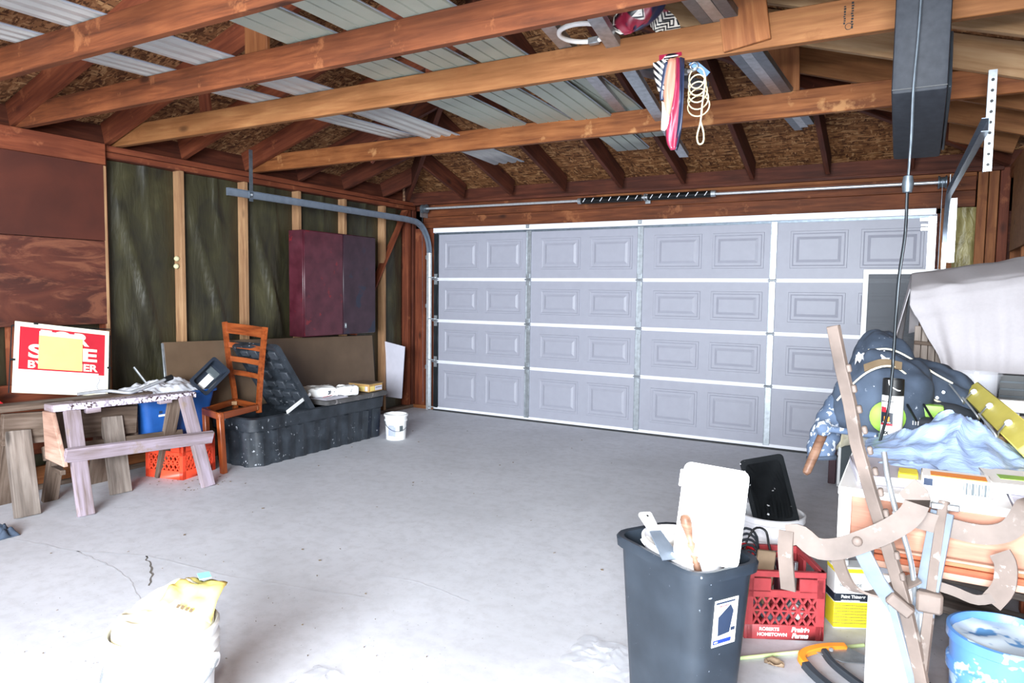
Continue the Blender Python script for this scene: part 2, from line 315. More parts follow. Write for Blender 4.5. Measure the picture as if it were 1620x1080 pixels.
for y, z in ((-2.985, 1.60), (-2.99, 1.54)):
    MB().lathe([(.0, 0), (.018, .004), (.022, .018), (.012, .034), (0, .036)], n=12, M=Matrix.Rotation(math.pi/2, 4, 'Y'), c=(-.36, y, z)).build('foam_lump', 'insul', wl, smooth=60)
# ------------------------------------------------------------------ right wall and the door wall
wr = structure('wall_right')
MB().box((5.44, -3.6, 1.2), (.03, 8, 2.4)).build('sheathing_board', 'wood_dark', wr)
for k in range(12): beam('stud', (5.385, -.25-.614*k, .04), (5.385, -.25-.614*k, 2.29), .038, .088, 'wood_orange', wr, up=(1, 0, 0))
for z in (2.312, 2.358): beam('top_plate', (5.385, -7.5, z), (5.385, .05, z), .09, .043, 'wood_orange', wr)
for z0, z1 in ((.05, .55), (.56, 1.06), (1.07, 1.64)): beam('wall_board', (5.425, -7.4, (z0+z1)/2), (5.425, -.05, (z0+z1)/2), .02, z1-z0, 'wood_orange', wr)
MB().box((5.335, -1.55, 2.02), (.016, 2.4, .62)).build('plywood_panel', 'wood_honey', wr, bevel=.002)
beam('eave_light_stop', (5.45, -7.5, 2.47), (5.45, 0, 2.47), .03, .22, 'wood_dark', wr)  # matching added board, shuts outside light out of the right eave gap
wf = structure('wall_far')
MB().box((2.46, .16, 2.3), (6.0, .02, .5)).build('sheathing_board', 'wood_dark', wf)
MB().box((-.24, .16, 1.15), (.5, .02, 2.3)).build('sheathing_board', 'wood_dark', wf); MB().box((5.18, .16, 1.15), (.6, .02, 2.3)).build('sheathing_board', 'wood_dark', wf)
beam('header', (-.2, .085, 2.148), (5.13, .085, 2.148), .07, .126, 'joist_red', wf); beam('header', (-.2, .085, 2.284), (5.13, .085, 2.284), .07, .142, 'joist_red', wf); beam('header', (-.38, .05, 2.362), (5.3, .05, 2.362), .1, .03, 'wood_dark', wf)
beam('trim_strip', (1.95, .043, 2.345), (5.13, .043, 2.345), .016, .05, 'joist_brown', wf)
beam('jamb_post', (-.24, .07, .03), (-.24, .07, 2.085), .14, .05, 'wood_red', wf, up=(0, 1, 0)); beam('jamb_post', (-.34, .04, .03), (-.34, .04, 2.29), .05, .06, 'wood_dark', wf, up=(0, 1, 0))
beam('jamb_post', (-.09, .10, .03), (-.09, .10, 2.085), .14, .05, 'wood_red', wf, up=(0, 1, 0)); beam('jamb_post', (4.955, .10, .03), (4.955, .10, 2.085), .10, .05, 'wood_orange', wf, up=(0, 1, 0))
MB().grid(14, 30, lambda u, v: V((4.995+.145*u, .06-.03*math.sin(math.pi*u)-.025*nz((u*4, v*9, 1)), .05+2.03*v))).build('insulation_batt', 'foil_yellow', wf, smooth=70)
for x, m in ((5.172, 'wood_orange'), (5.243, 'wood_orange'), (5.315, 'wood_red')): beam('corner_stud', (x, .06, .03), (x, .06, 2.37), .066, .05, m, wf, up=(0, 1, 0))
beam('sill_plate', (-.38, .08, .02), (-.03, .08, .02), .12, .04, 'wood_orange', wf)
# ------------------------------------------------------------------ roof: joists, rafters, sheathing
ce = structure('ceiling')
PZ, SL, XM = 2.385, .312, 2.465
def zr(d): return PZ+SL*d
RH = .165
def rafter(a, b, mat):
    'bottom edge from a to b'
    o = V((0, 0, RH/2*math.hypot(1, SL))); return beam('rafter', V(a)+o, V(b)+o, .04, RH, mat, ce)
DM = XM-XL
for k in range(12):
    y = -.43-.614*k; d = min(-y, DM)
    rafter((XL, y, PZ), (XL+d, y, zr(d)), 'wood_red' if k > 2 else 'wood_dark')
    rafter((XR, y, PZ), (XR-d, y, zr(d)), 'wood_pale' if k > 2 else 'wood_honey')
for i in range(9):
    x = .39+.6135*i-.0; d = min(x-XL, XR-x, DM)
    if d > .1: rafter((x, -.0, PZ), (x, -d, zr(d)), 'wood_dark')
for x in (XL, XR):
    s = 1 if x < 0 else -1
    o = V((0, 0, RH/2)); beam('hip_rafter', V((x, 0, PZ))+o, V((x+s*DM, -DM, zr(DM)))+o, .045, RH+.03, 'wood_dark', ce)
beam('ridge_board', (XM, -DM+.2, zr(DM)+.09), (XM, -7.5, zr(DM)+.09), .04, .19, 'wood_red', ce)
def clip(poly, n, c):
    out = []
    for i in range(len(poly)):
        a, b = poly[i], poly[(i+1) % len(poly)]; da = n[0]*a[0]+n[1]*a[1]-c; db = n[0]*b[0]+n[1]*b[1]-c
        if da <= 0: out.append(a)
        if da*db < 0: t = da/(da-db); out.append((a[0]+(b[0]-a[0])*t, a[1]+(b[1]-a[1])*t))
    return out
OV = .35; ZO = RH*math.hypot(1, SL)
def deck(zf, hs, cells, mat):
    for c in cells:
        for n, k in hs:
            if c: c = clip(c, n, k)
        if len(c) > 2:
            dz = random.choice((0, .002, .004, .006)); MB().prism([V((x, y, zf(x, y)+ZO+dz)) for x, y in c], (0, 0, .02)).build('osb_panel', mat, ce)
def cells(xs, ys): return [[(a, c), (b, c), (b, d), (a, d)] for a, b in zip(xs, xs[1:]) for c, d in zip(ys, ys[1:])]
ys = [-7.6, -6.4, -5.2, -4.0, -2.75, -1.5, -.3, .5]
deck(lambda x, y: zr(x-XL), [((1, 0), XM), ((1, 1), XL)], cells([XL-OV, XL+.8, XL+1.95, XM], ys), 'osb')
deck(lambda x, y: zr(XR-x), [((-1, 0), -XM), ((-1, 1), -XR)], cells([XM, XR-1.95, XR-.8, XR+OV], ys), 'osb')
deck(lambda x, y: zr(-y), [((-1, -1), -XL), ((1, -1), XR)], cells([-.8, .35, 1.57, 2.79, 4.0, 5.8], [-3, -1.9, -.75, OV]), 'osb_far')
JT = 2.385
for y, m in ((-2.22, 'joist_brown'), (-3.44, 'wood_honey'), (-4.09, 'joist_red'), (-4.71, 'joist_red'), (-5.32, 'wood_red')):
    J = beam('joist', (XL, y, JT+.07), (XR, y, JT+.07), .04, .14, m, ce)
    if y == -3.44: g = J
def web(x0, z0, x1, z1, y, wd, mat): beam('web_board', (x0, y, z0), (x1, y, z1), wd, .022, mat, ce, up=(0, 1, 0))
web(.62, 2.39, .58, 2.66, -3.405, .1, 'wood_red'); web(4.10, 2.40, 4.02, 2.95, -3.472, .19, 'wood_orange'); web(4.05, 2.39, 4.03, 2.95, -2.187, .17, 'wood_orange')
web(1.86, 2.42, 1.86, 3.02, -4.06, .16, 'wood_orange'); web(.95, 2.40, 1.5, 2.92, -2.19, .09, 'wood_dark'); web(2.46, 2.4, 2.46, 3.2, -3.41, .09, 'wood_red'); web(2.46, 2.4, 2.46, 3.2, -5.29, .09, 'wood_red')
marks(8, .021, 'ink_black', g, basis((4.49, -3.4608, 2.462), (0, 0, -1), (1, 0, 0)), extr=.0002); marks(7, .018, 'ink_black', g, basis((4.463, -3.4608, 2.462), (0, 0, -1), (1, 0, 0)), extr=.0002)
MB().tube([(4.478+.012*math.cos(a), -3.4612, 2.418+.012*math.sin(a)) for a in [i*math.pi/8 for i in range(17)]], .0014, 4).build('grade_mark', 'ink_black', g)
# ------------------------------------------------------------------ garage door
dr = structure('door_1'); ZS = [.022, .566, 1.034, 1.503, 2.03]
def ring(x0, x1, z0, z1, i, y): return [V((x0+i, y, z0+i)), V((x1-i, y, z0+i)), V((x1-i, y, z1-i)), V((x0+i, y, z1-i))]
for k in range(4):
    z0, z1 = ZS[k], ZS[k+1]
    s = MB().box((2.44, .018, (z0+z1)/2), (4.88, .036, z1-z0-.003)).build('door_section', 'door_white', dr)
    for i in range(8):
        x0 = (i//2)*1.22+(.135 if i % 2 == 0 else .685); x1 = x0+.455
        MB().loft([ring(x0, x1, z0+.105, z1-.10, a, b) for a, b in ((0, .002), (.004, -.006), (.02, -.006), (.03, .0005), (.05, .0005), (.075, -.009))]).build('raised_panel', 'door_white', s)
    if k:
        for i in range(4):
            x0, x1 = 1.22*i+.03, 1.22*i+1.19
            MB().box(((x0+x1)/2, -.006, z0+.011), (x1-x0, .014, .014)).box(((x0+x1)/2, -.006, z0-.011), (x1-x0, .014, .014)).box(((x0+x1)/2, -.002, z0), (x1-x0, .008, .012)).build('seam_rail', 'rail_white', s, bevel=.003)
    for i, x in enumerate((0.03, 1.22, 2.44, 3.66, 4.85)):
        e = x in (.03, 4.85)
        MB().box((x, -.006, (z0+z1)/2), (.055 if not e else .06, .016, z1-z0-.03)).box((x-.024, -.011, (z0+z1)/2), (.006, .02, z1-z0-.03)).build('stile', 'galv' if not e else ('steel_dark' if x < 1 else 'galv_bright'), s, bevel=.002)
        if k:
            m = MB().box((x, -.017, z0+.035), (.04, .006, .05)).box((x, -.017, z0-.035), (.04, .006, .05)).tube([(x-.035, -.024, z0), (x+.035, -.024, z0)], .008)
            for dz in (.045, .025, -.025, -.045): m.lathe([(.006, 0), (.006, .005), (0, .006)], (x, -.02, z0+dz), 8, M=Matrix.Rotation(math.pi/2, 4, 'X'))
            m.build('hinge', 'galv', s, smooth=40)
        if e and k < 5:
            sx = -1 if x < 1 else 1
            MB().tube([(x, -.03, z0+.02), (x+sx*.085, -.03, z0+.02)], .006).lathe([(0, -.008), (.022, -.008), (.022, .008), (0, .008)], (x+sx*.095, -.03, z0+.02), 12, M=Matrix.Rotation(math.pi/2, 4, 'Y')).build('roller', 'galv_bright', s, smooth=40)
MB().box((2.44, -.02, 2.025), (4.86, .045, .006)).box((2.44, -.04, 2.047), (4.86, .006, .05)).box((2.44, -.02, 2.072), (4.86, .045, .006)).build('top_strut', 'rail_white', dr, bevel=.002)
MB().box((2.44, -.004, 2.012), (4.82, .012, .02)).build('strut_flange', 'galv_dark', dr)
for x in (1.22, 2.44, 3.66): MB().box((x, -.045, 2.055), (.04, .006, .04)).lathe([(.006, 0), (.006, .006), (0, .007)], (x, -.048, 2.055), 8, M=Matrix.Rotation(math.pi/2, 4, 'X')).build('strut_clip', 'galv', dr)
MB().box((2.44, -.004, .034), (4.88, .014, .03)).build('bottom_rail', 'rail_white', dr, bevel=.003); MB().box((2.44, .018, .012), (4.9, .05, .024)).build('bottom_seal', 'seal', dr)
for x in (4.80,): MB().box((x+.02, -.022, 1.99), (.12, .02, .03)).box((x+.02, -.022, 1.945), (.1, .012, .02)).box((x+.02, -.018, 1.915), (.1, .012, .03)).build('top_bracket', 'galv_bright', dr, bevel=.002)
# tracks
def track(x, s, name, label):
    t_ = thing(name, label, 'door track', (x, -.03, 0))
    A = [(x, -.045, .01), (x, -.045, 1.80)]; B = [(x, -.045+(-.30)*(1-math.cos(a)), 1.80+.33*math.sin(a)) for a in [math.pi/2*i/9 for i in range(10)]]; C_ = [(x, -.5, 2.138), (x+(.05 if s < 0 else 0), -2.74, 2.142)]
    def chan(P):
        m = MB(); m.strap(P, (1, 0, 0) if False else (0, -.6, .8) if False else (1, 0, 0), .05, .003)
        return m
    for nm, P, mt in (('vertical_track', A, 'galv_bright'), ('curved_track', B, 'track_grey'), ('horizontal_track', [B[-1]]+C_, 'track_grey')):
        m = MB(); P = [V(p) for p in P]
        n_ = []
        for i, p in enumerate(P):
            d = (P[min(i+1, len(P)-1)]-P[max(i-1, 0)]).normalized(); n_.append(V((1, 0, 0)).cross(d).normalized())
        def rg(o0, o1, xa, xb): return [[p+n*o0+V((xa, 0, 0)), p+n*o1+V((xa, 0, 0)), p+n*o1+V((xb, 0, 0)), p+n*o0+V((xb, 0, 0))] for p, n in zip(P, n_)]
        m.loft(rg(-.03, .03, s*-.002, s*.001)); m.loft(rg(.027, .03, 0, s*.028)); m.loft(rg(-.03, -.027, 0, s*.028)); m.build(nm, mt, t_, smooth=35)
    return t_
tl = track(-.055, 1, 'door_track', 'grey steel overhead door track at left end of garage door')
MB().box((-.052, -2.5, 2.30), (.004, .035, .42)).build('hanger_strap', 'galv_dark', tl); MB().lathe([(.008, 0), (.008, .008), (0, .01)], (-.048, -2.5, 2.145), 8, M=Matrix.Rotation(math.pi/2, 4, 'Y')).build('bolt', 'galv_bright', tl)
for z in (.5, 1.2, 1.75): MB().box((-.075, -.02, z), (.04, .05, .04)).box((-.095, .02, z), (.004, .1, .05)).build('track_bracket', 'galv', tl)
tr = track(4.95, -1, 'door_track', 'steel overhead door track at right end, hung from perforated angle')
m = MB().box((5.0, -2.56, 2.19), (.004, .04, .46)).box((5.016, -2.58, 2.19), (.032, .004, .46)); m.build('perforated_hanger', 'galv', tr)
for i in range(9): MB().lathe([(.007, 0), (.007, .003), (0, .003)], (5.016, -2.585, 1.99+.048*i), 8, M=Matrix.Rotation(math.pi/2, 4, 'X')).build('hole', 'black', tr)
MB().box((4.98, .0, 1.9), (.055, .004, .5)).box((5.006, .02, 1.9), (.004, .06, .5)).build('track_angle', 'galv_bright', tr)
# torsion spring shaft above the door
ts = thing('torsion_spring_shaft', 'long steel torsion shaft with black coil springs above garage door', 'spring shaft', (2.3, -.07, 2.28))
MB().tube([(-.13, -.085, 2.292), (4.93, -.085, 2.266)], .0127, 10).build('shaft', 'galv_bright', ts, smooth=40)
def spring(x0, x1):
    m = MB(); n = 52; P = [V((x0+(x1-x0)*i/(n*8), -.085+.03*math.cos(i*math.pi/4), 2.279+.03*math.sin(i*math.pi/4))) for i in range(n*8+1)]; m.tube(P, .0035, 4); m.tube([(x0, -.085, 2.279), (x1, -.085, 2.276)], .029, 12)
    m.build('coil_spring', 'spring_black', ts, smooth=60)
    for i in range(7):
        x = x0+(x1-x0)*(i+.5)/7; MB().strap([(x-.012, -.1165, 2.262), (x+.012, -.1165, 2.297)], (1, 0, 0), .006, .002).build('paint_stripe', 'rail_white', ts)
spring(1.84, 2.47); spring(2.53, 3.12)
for x in (1.83, 3.14): MB().lathe([(.0, -.02), (.03, -.02), (.03, .02), (.0, .02)], (x, -.085, 2.279), 12, M=Matrix.Rotation(math.pi/2, 4, 'Y')).build('spring_cone', 'galv', ts, smooth=30)
MB().box((2.5, -.04, 2.27), (.05, .1, .006)).box((2.5, -.0, 2.275), (.05, .006, .09)).lathe([(0, -.006), (.035, -.006), (.035, .006), (0, .006)], (2.5, -.085, 2.28), 14, M=Matrix.Rotation(math.pi/2, 4, 'Y')).build('center_bracket', 'galv', ts, smooth=30)
for x in (-.08, 4.9):
    MB().lathe([(.02, -.03), (.05, -.03), (.05, -.02), (.04, -.015), (.04, .015), (.05, .02), (.05, .03), (.02, .03)], (x, -.085, 2.29 if x < 1 else 2.266), 16, M=Matrix.Rotation(math.pi/2, 4, 'Y')).build('cable_drum', 'galv_dark', ts, smooth=30)
    MB().box((x+(.05 if x > 1 else -.05), -.03, 2.26), (.004, .14, .12)).build('end_bracket', 'galv', ts)
    MB().tube([(x, -.13, 2.28), (x, -.10, .1)], .002, 5).build('lift_cable', 'galv_dark', ts)
# ------------------------------------------------------------------ overhead: soffit panels, channels, scarf, rope, black box
JZ = 2.528
def soffit(x0, y0, x1, y1, wd, z0, z1, mat, label, ridged, bend=0, group=None):
    'long ribbed metal panel lying across the joists, from (x0,y0) to (x1,y1); z1 is the far end'
    t_ = thing('soffit_panel', label, 'soffit panel', (x0, y0, z0), 0, group); L = V((x1-x0, y1-y0, 0)); n = V((-L.y, L.x, 0)).normalized()*-1
    prof = [(0, .014), (.004, 0), (.3, 0), (.31, .008), (.34, .008), (.35, 0), (.63, 0), (.64, .008), (.67, .008), (.68, 0), (.985, 0), (1, .012)] if not ridged else \
        [(0, .012), (.01, 0), (.12, 0), (.17, .016), (.25, .016), (.30, 0), (.42, 0), (.47, .016), (.55, .016), (.60, 0), (.72, 0), (.77, .016), (.85, .016), (.90, 0), (1, 0)]
    ns = 15
    def f(u, v):
        i = round(u*(len(prof)-1)); a, h = prof[i]; s = v
        z = z0+h-bend*max(0, s-.72)**2*12+(z1-z0)*max(0, s-.6)/.4
        return V((x0, y0, 0))+L*s+n*(a-.5)*wd*(1-(.0 if ridged else 0))+V((0, 0, z))
    MB().grid(len(prof), ns, f).build('panel_sheet', mat, t_, smooth=25, solid=.0015)
    for e in (0, 1):
        MB().tube([f(e, j/(ns-1)) for j in range(ns)], .004, 5).build('rolled_edge', 'panel_edge', t_, smooth=50)
    return t_
soffit(1.00, -5.5, 1.36, -2.12, .245, JZ, JZ+.0, 'panel_white', 'white ribbed soffit panel nearest the left wall, lying over joists', True)
soffit(1.50, -5.6, 1.74, -1.35, .30, JZ+.002, JZ-.06, 'panel_white', 'white ribbed soffit panel with long pointed end past the last joist', True, .02)
soffit(2.26, -5.2, 2.24, -1.98, .29, JZ+.004, JZ-.02, 'panel_green', 'flat pale green soffit panel without ribs, third strip from left', False)
soffit(2.62, -5.3, 2.60, -1.95, .25, JZ+.002, JZ-.02, 'panel_green', 'pale green soffit panel ending just past the farthest joist', False)
soffit(2.97, -5.3, 2.86, -1.42, .25, JZ, JZ-.05, 'panel_green', 'pale green soffit panel with drooping end over garage door', False, .03)
soffit(3.10, -3.3, 3.06, -1.62, .22, JZ+.022, JZ-.02, 'panel_green', 'pale green soffit panel lying on top at right of the others', False, .02)
def channel(p0, p1, label, wd=.065, mat='galv', lip=.03, tiltz=0, group=None):
    t_ = thing('steel_channel', label, 'channel', p0, 0, group); p0 = V(p0); p1 = V(p1); M = frame(p0, p1); L = (p1-p0).length
    MB().box((0, 0, 0), (L, wd, .002)).box((0, wd/2, lip/2), (L, .002, lip)).box((0, -wd/2, lip/2), (L, .002, lip)).build('web', mat, t_, M=M)
    for s in (-1, 1): MB().tube([(-L/2, s*wd/2, lip), (L/2, s*wd/2, lip)], .0025, 5).build('lip', mat, t_, M=M)
    return t_
channel((3.41, -4.4, JZ), (3.02, -1.9, JZ), 'thin galvanized channel beside the green soffit panels')
channel((3.62, -4.3, JZ), (3.20, -1.25, JZ-.13), 'galvanized channel passing under the scarf toward the door')
channel((3.32, -3.0, JZ+.04), (3.62, -2.35, JZ+.04), 'bluish steel channel crossing the other channels', .09, 'track_grey')
for k, (a, b, lb) in enumerate(((3.875, 4.0, 'left outer steel channel of the bundle'), (3.93, 4.045, 'middle steel channel lying flat in the bundle'), (3.99, 4.09, 'right outer steel channel of the bundle'), (3.90, 4.02, 'steel channel stacked on top of the bundle'))):
    channel((a, -5.2, JZ+.001+.034*(k == 3)), (b, -1.25-.07*k, JZ-.01+.034*(k == 3)), lb+' beside the black box', .05, 'galv' if k % 2 else 'galv_dark', .03, group='bundle of steel channels on the joists')
# white hoops lying on the channels
def hoop(c, r, label):
    t_ = thing('white_hoop', label, 'hoop', c); MB().tube([V(c)+V((r*math.cos(a), r*math.sin(a), 0)) for a in [i*math.pi/18 for i in range(37)]], .011, 8, cap=False).build('ring', 'white_plastic', t_, smooth=60)
    MB().box(V(c)+V((0, r, 0)), (.05, .03, .03)).build('clip', 'galv', t_, bevel=.003)
hoop((3.43, -3.62, JZ-.012), .11, 'white plastic hoop beside the folded top of the scarf'); hoop((3.66, -2.98, JZ-.012), .10, 'white plastic hoop behind the hanging end of the scarf')
# scarf bunched over joist and hanging down its far face
sf = thing('silk_scarf', 'maroon and navy silk scarf with black and white key border draped over joist', 'scarf', (3.72, -3.46, 2.55))
def f(u, v):
    a = 2*math.pi*u; th = math.pi*v
    p = V((math.cos(a)*math.sin(th)*.12, math.sin(a)*math.sin(th)*.06, -math.cos(th)*.075))
    p *= 1+.22*nz(p, 9)+.07*math.sin(a*7+v*3); return p+V((3.66+.35*p.z, -3.56, 2.585+p.x*.25))
MB().grid(40, 24, f).build('bunched_top', 'scarf', sf, smooth=80)
def fold(nm, mat, L, dy=0, n=14):
    'a strip of silk given by left and right edge (x, z) points running down'
    A_ = [(p[0], p[2]) for p in L]; B_ = [(p[1], p[2] if len(p) < 4 else p[3]) for p in L]; PA = bez([(x, 0, z) for x, z in A_], n); PB = bez([(x, 0, z) for x, z in B_], n)
    MB().grid(7, n+1, lambda u, v: PA[round(v*n)]*(1-u)+PB[round(v*n)]*u+V((0, -3.468+dy-.014*math.sin(math.pi*u)+.006*math.sin(u*9+v*4), 0))).build(nm, mat, sf, smooth=80, solid=.003)
fold('key_border', 'scarf_key', [(3.70, 3.79, 2.39), (3.705, 3.78, 2.33), (3.73, 3.765, 2.26)], -.006)
fold('navy_band', 'scarf_navy', [(3.73, 3.80, 2.38), (3.728, 3.79, 2.29), (3.738, 3.765, 2.22)], -.003)
fold('peach_fold', 'scarf_peach', [(3.755, 3.815, 2.39), (3.742, 3.812, 2.30), (3.752, 3.812, 2.20), (3.765, 3.808, 2.12)], -.008)
fold('maroon_fold', 'scarf_maroon', [(3.80, 3.825, 2.39), (3.80, 3.828, 2.28), (3.785, 3.828, 2.18), (3.768, 3.826, 2.10), (3.772, 3.822, 2.04), (3.795, 3.818, 2.0)], -.010)
fold('navy_edge', 'scarf_navy', [(3.815, 3.838, 2.39), (3.82, 3.842, 2.25), (3.818, 3.84, 2.12), (3.808, 3.828, 2.03), (3.81, 3.818, 2.0)], -.004)
fold('white_corner', 'white_paper', [(3.748, 3.758, 2.21), (3.746, 3.79, 2.15, 2.125), (3.75, 3.765, 2.09, 2.085)], -.013)
MB().strap(bez([(3.60, -3.52, 2.57), (3.68, -3.44, 2.60), (3.75, -3.42, 2.54), (3.775, -3.462, 2.40)], 16), (1, 0, 0), .1, .01).build('fold_over_joist', 'scarf', sf, smooth=60)
# rope and blue tie
rp = thing('rope_coil', 'coiled cream rope with long loop hanging from joist beside scarf', 'rope', (3.86, -3.40, 2.36))
for k in range(5):
    MB().tube([V((3.872+.035*math.sin(a)*(1+.1*k), -3.385+.01*k, 2.345-.02-.028*k+.045*math.cos(a))) for a in [i*math.pi/10 for i in range(21)]], .0035, 6, False).build('rope_turn', 'rope', rp, smooth=60)
MB().tube(bez([(3.895, -3.37, 2.36), (3.91, -3.39, 2.31), (3.903, -3.40, 2.2), (3.898, -3.40, 2.13), (3.885, -3.40, 2.07), (3.893, -3.40, 2.035), (3.912, -3.40, 2.04), (3.913, -3.40, 2.08), (3.899, -3.40, 2.13)], 40), .0042, 6).build('hanging_loop', 'rope', rp, smooth=60)
bt = thing('rubber_strap', 'blue rubber strap holding rope coil on the joist', 'strap', (3.88, -3.40, 2.37))
MB().strap(bez([(3.845, -3.395, 2.395), (3.875, -3.38, 2.372), (3.915, -3.37, 2.335)], 10), (.5, 0, .8), .03, .006).build('strap', 'rubber_blue', bt, smooth=50); MB().tube([V((3.862+.016*math.cos(a), -3.40, 2.372+.016*math.sin(a))) for a in [i*math.pi/6 for i in range(13)]], .004, 6, False).build('ring', 'galv', bt, smooth=60)
# long black box hung from the joists
bx = thing('hanging_box', 'long black moulded box hanging from the joists above right clutter', 'box', (4.72, -3.6, 2.05))
def sec(x0, x1, m, nm, mt, dz=0, bev=.014):
    P = [(-3.80, 2.86), (-3.80, 2.055), (-3.26, 1.925), (-3.255, 2.37), (-3.475, 2.37), (-3.475, 2.86)]
    MB().prism([(x0, y, z+dz) for y, z in P], (x1-x0, 0, 0)).build(nm, mt, bx, bevel=bev)
sec(4.648, 4.812, 0, 'shell', 'box_black'); MB().prism([(4.8125, y, z) for y, z in ((-3.72, 2.08), (-3.27, 1.95), (-3.27, 2.3), (-3.6, 2.3))], (.012, 0, 0)).build('side_flange', 'black_plastic', bx, bevel=.003)
MB().strap([(4.65, -3.801, 2.068), (4.81, -3.801, 2.068)], (0, 0, 1), .003, .004).build('seam', 'black', bx)
MB().box((4.73, -3.44, 2.60), (.17, .1, .02)).build('hanger_bracket', 'galv_dark', bx, bevel=.003)
cd = thing('power_cord', 'grey power cord hanging past black box down to the table clutter', 'cord', (4.72, -3.84, 2.3))
MB().tube(bez([(4.722, -3.83, 2.9), (4.722, -3.83, 2.35), (4.714, -3.83, 2.07), (4.715, -3.85, 1.9), (4.712, -3.86, 1.76)], 20), .0044, 6).build('upper_cord', 'galv_dark', cd, smooth=60)
MB().lathe([(0, -.03), (.014, -.026), (.018, 0), (.014, .026), (0, .03)], (4.712, -3.86, 1.745), 12).build('inline_connector', 'galv_dark', cd, smooth=50)
MB().tube(bez([(4.712, -3.86, 1.72), (4.712, -3.87, 1.58), (4.700, -3.88, 1.42), (4.697, -3.88, 1.2), (4.692, -3.9, 1.02), (4.672, -3.95, .90)], 26), .005, 6).build('lower_cord', 'steel_dark', cd, smooth=60)

# ------------------------------------------------------------------ left side
# for-sale sign
SO = V((-.10, -3.995, .885)); SX = V((.06, .565, -.088)).normalized(); SYv = V((-.10, .085, .45)).normalized(); SM = basis(SO, SX, SYv)
sg = thing('yard_sign', 'red and white for sale sign leaning behind sawhorse with yellow paper taped on', 'sign', (-.1, -3.995, .66))
def sbox(c, d, nm, mt, bev=0): return MB().box(c, d).build(nm, mt, sg, M=SM, bevel=bev)
sbox((0, 0, 0), (.57, .455, .006), 'sign_board', 'sign_cream'); rf = sbox((.0, .055, .0037), (.515, .285, .0012), 'red_field', 'sign_red')
T_ = lambda x, y: SM @ Matrix.Translation((x, y, .005))
text('FOR', .115, 'sign_cream', rf, T_(-.0, .142), .003, sx=1.36); text('SALE', .118, 'sign_cream', rf, T_(-.0, .040), .004, sx=1.66); text('BY OWNER', .066, 'sign_cream', rf, T_(-.0, -.044), .002, sx=1.22)
sbox((-.03, -.145, .0047), (.50, .135, .0014), 'blank_strip', 'white_paper'); sbox((.235, -.155, .0042), (.07, .12, .001), 'corner_patch', 'white_paper')
MB().tube([(.22+.008*math.sin(i*.9), -.10-.012*i, .0052) for i in range(8)], .0016, 4).build('pen_squiggle', 'ink', sg, M=SM)
sbox((-.018, .045, .0075), (.262, .225, .001), 'yellow_paper', 'yellow'); MB().grid(14, 3, lambda u, v: V((-.15+.27*u, .15+.028*v-.03*u*v*0, .0095+.006*abs(nz((u*9, v, 0)))))).build('tape', 'grey_white', sg, M=SM, smooth=60)
for x in (-.30, .295): MB().tube([(x, -.23, -.004), (x, .20, -.004)], .0035, 5).build('wire_stake', 'steel_dark', sg, M=SM)
MB().tube([(-.30, .20, -.004), (.295, .245, -.004)], .0035, 5).build('wire_stake', 'steel_dark', sg, M=SM)
for x, y in ((-.29, -.02), (.288, -.03), (-.17, .225)): sbox((x, y, .002), (.024, .012, .014), 'clip', 'black')
# front sawhorse, painted lilac
sh = thing('sawhorse', 'front sawhorse with lilac painted legs and paint-splattered top board', 'sawhorse', (.27, -3.83, 0))
ax = V((.26-.20, -3.36+4.24, -.012)).normalized()
def hp(t, x, z): return V((.22, -4.24, 0))+V((.075, .88, 0))*t+V((x, -.06*x, z))
beam('top_board', hp(-.01, 0, .632), hp(1.03, 0, .615), .105, .04, 'lilac_splat', sh); 
MB().box((.215, -4.175, .632), (.11, .16, .043), Matrix.Rotation(-.085, 3, 'Z').to_4x4()).build('top_end', 'wood_lilac', sh, bevel=.004)
for t, mt in ((.10, 'wood_lilac'), (.93, 'wood_lilac')):
    beam('leg', hp(t, .055, .61), hp(t-.04 if t < .5 else t+.03, .27, .0), .09, .038, mt, sh, up=(1, 0, .35))
    beam('leg', hp(t, -.06, .61), hp(t-.02, -.23, .0), .09, .038, 'wood_greybrown', sh, up=(-1, 0, .35))
    beam('gusset_block', hp(t+(.1 if t < .5 else -.1), .03, .595), hp(t+(.2 if t < .5 else -.2), .03, .595), .04, .035, 'wood_lilac', sh)
beam('rail', hp(-.02, .185, .365), hp(1.06, .19, .325), .03, .088, 'wood_lilac', sh, up=(.35, 0, 1)); beam('rail', hp(-.0, -.13, .33), hp(1.03, -.13, .30), .03, .088, 'wood_greybrown', sh, up=(-.35, 0, 1))
MB().hexa([hp(-.035, -.05, .612), hp(-.035, .065, .612), hp(-.035, .20, .30), hp(-.035, -.03, .32)], [hp(-.005, -.05, .612), hp(-.005, .065, .612), hp(-.005, .20, .30), hp(-.005, -.03, .32)]).build('end_gusset', 'wood_pink', sh, bevel=.003)
beam('brace_stick', hp(.0, .12, .25), hp(.06, -.12, .23), .03, .03, 'wood_greybrown', sh)
# rear sawhorse, weathered timber
s2 = thing('sawhorse', 'weathered brown sawhorse with wide plank legs standing by the wall', 'sawhorse', (.05, -4.05, 0))
beam('top_board', (.03, -5.2, .655), (.03, -3.50, .615), .12, .04, 'wood_greybrown', s2); beam('beam', (.075, -4.45, .515), (.075, -3.62, .455), .04, .19, 'wood_greybrown', s2)
MB().box((-.05, -3.6, .44), (.2, .03, .3)).build('end_board', 'wood_greybrown', s2, bevel=.003)
for y in (-4.37, -3.80):
    beam('leg', (.09, y, .50), (.215, y-.02, .0), .135, .04, 'wood_grey', s2, up=(1, 0, .2)); beam('leg', (.02, y+.02, .50), (-.17, y+.04, .0), .135, .04, 'wood_greybrown', s2, up=(-1, 0, .3))
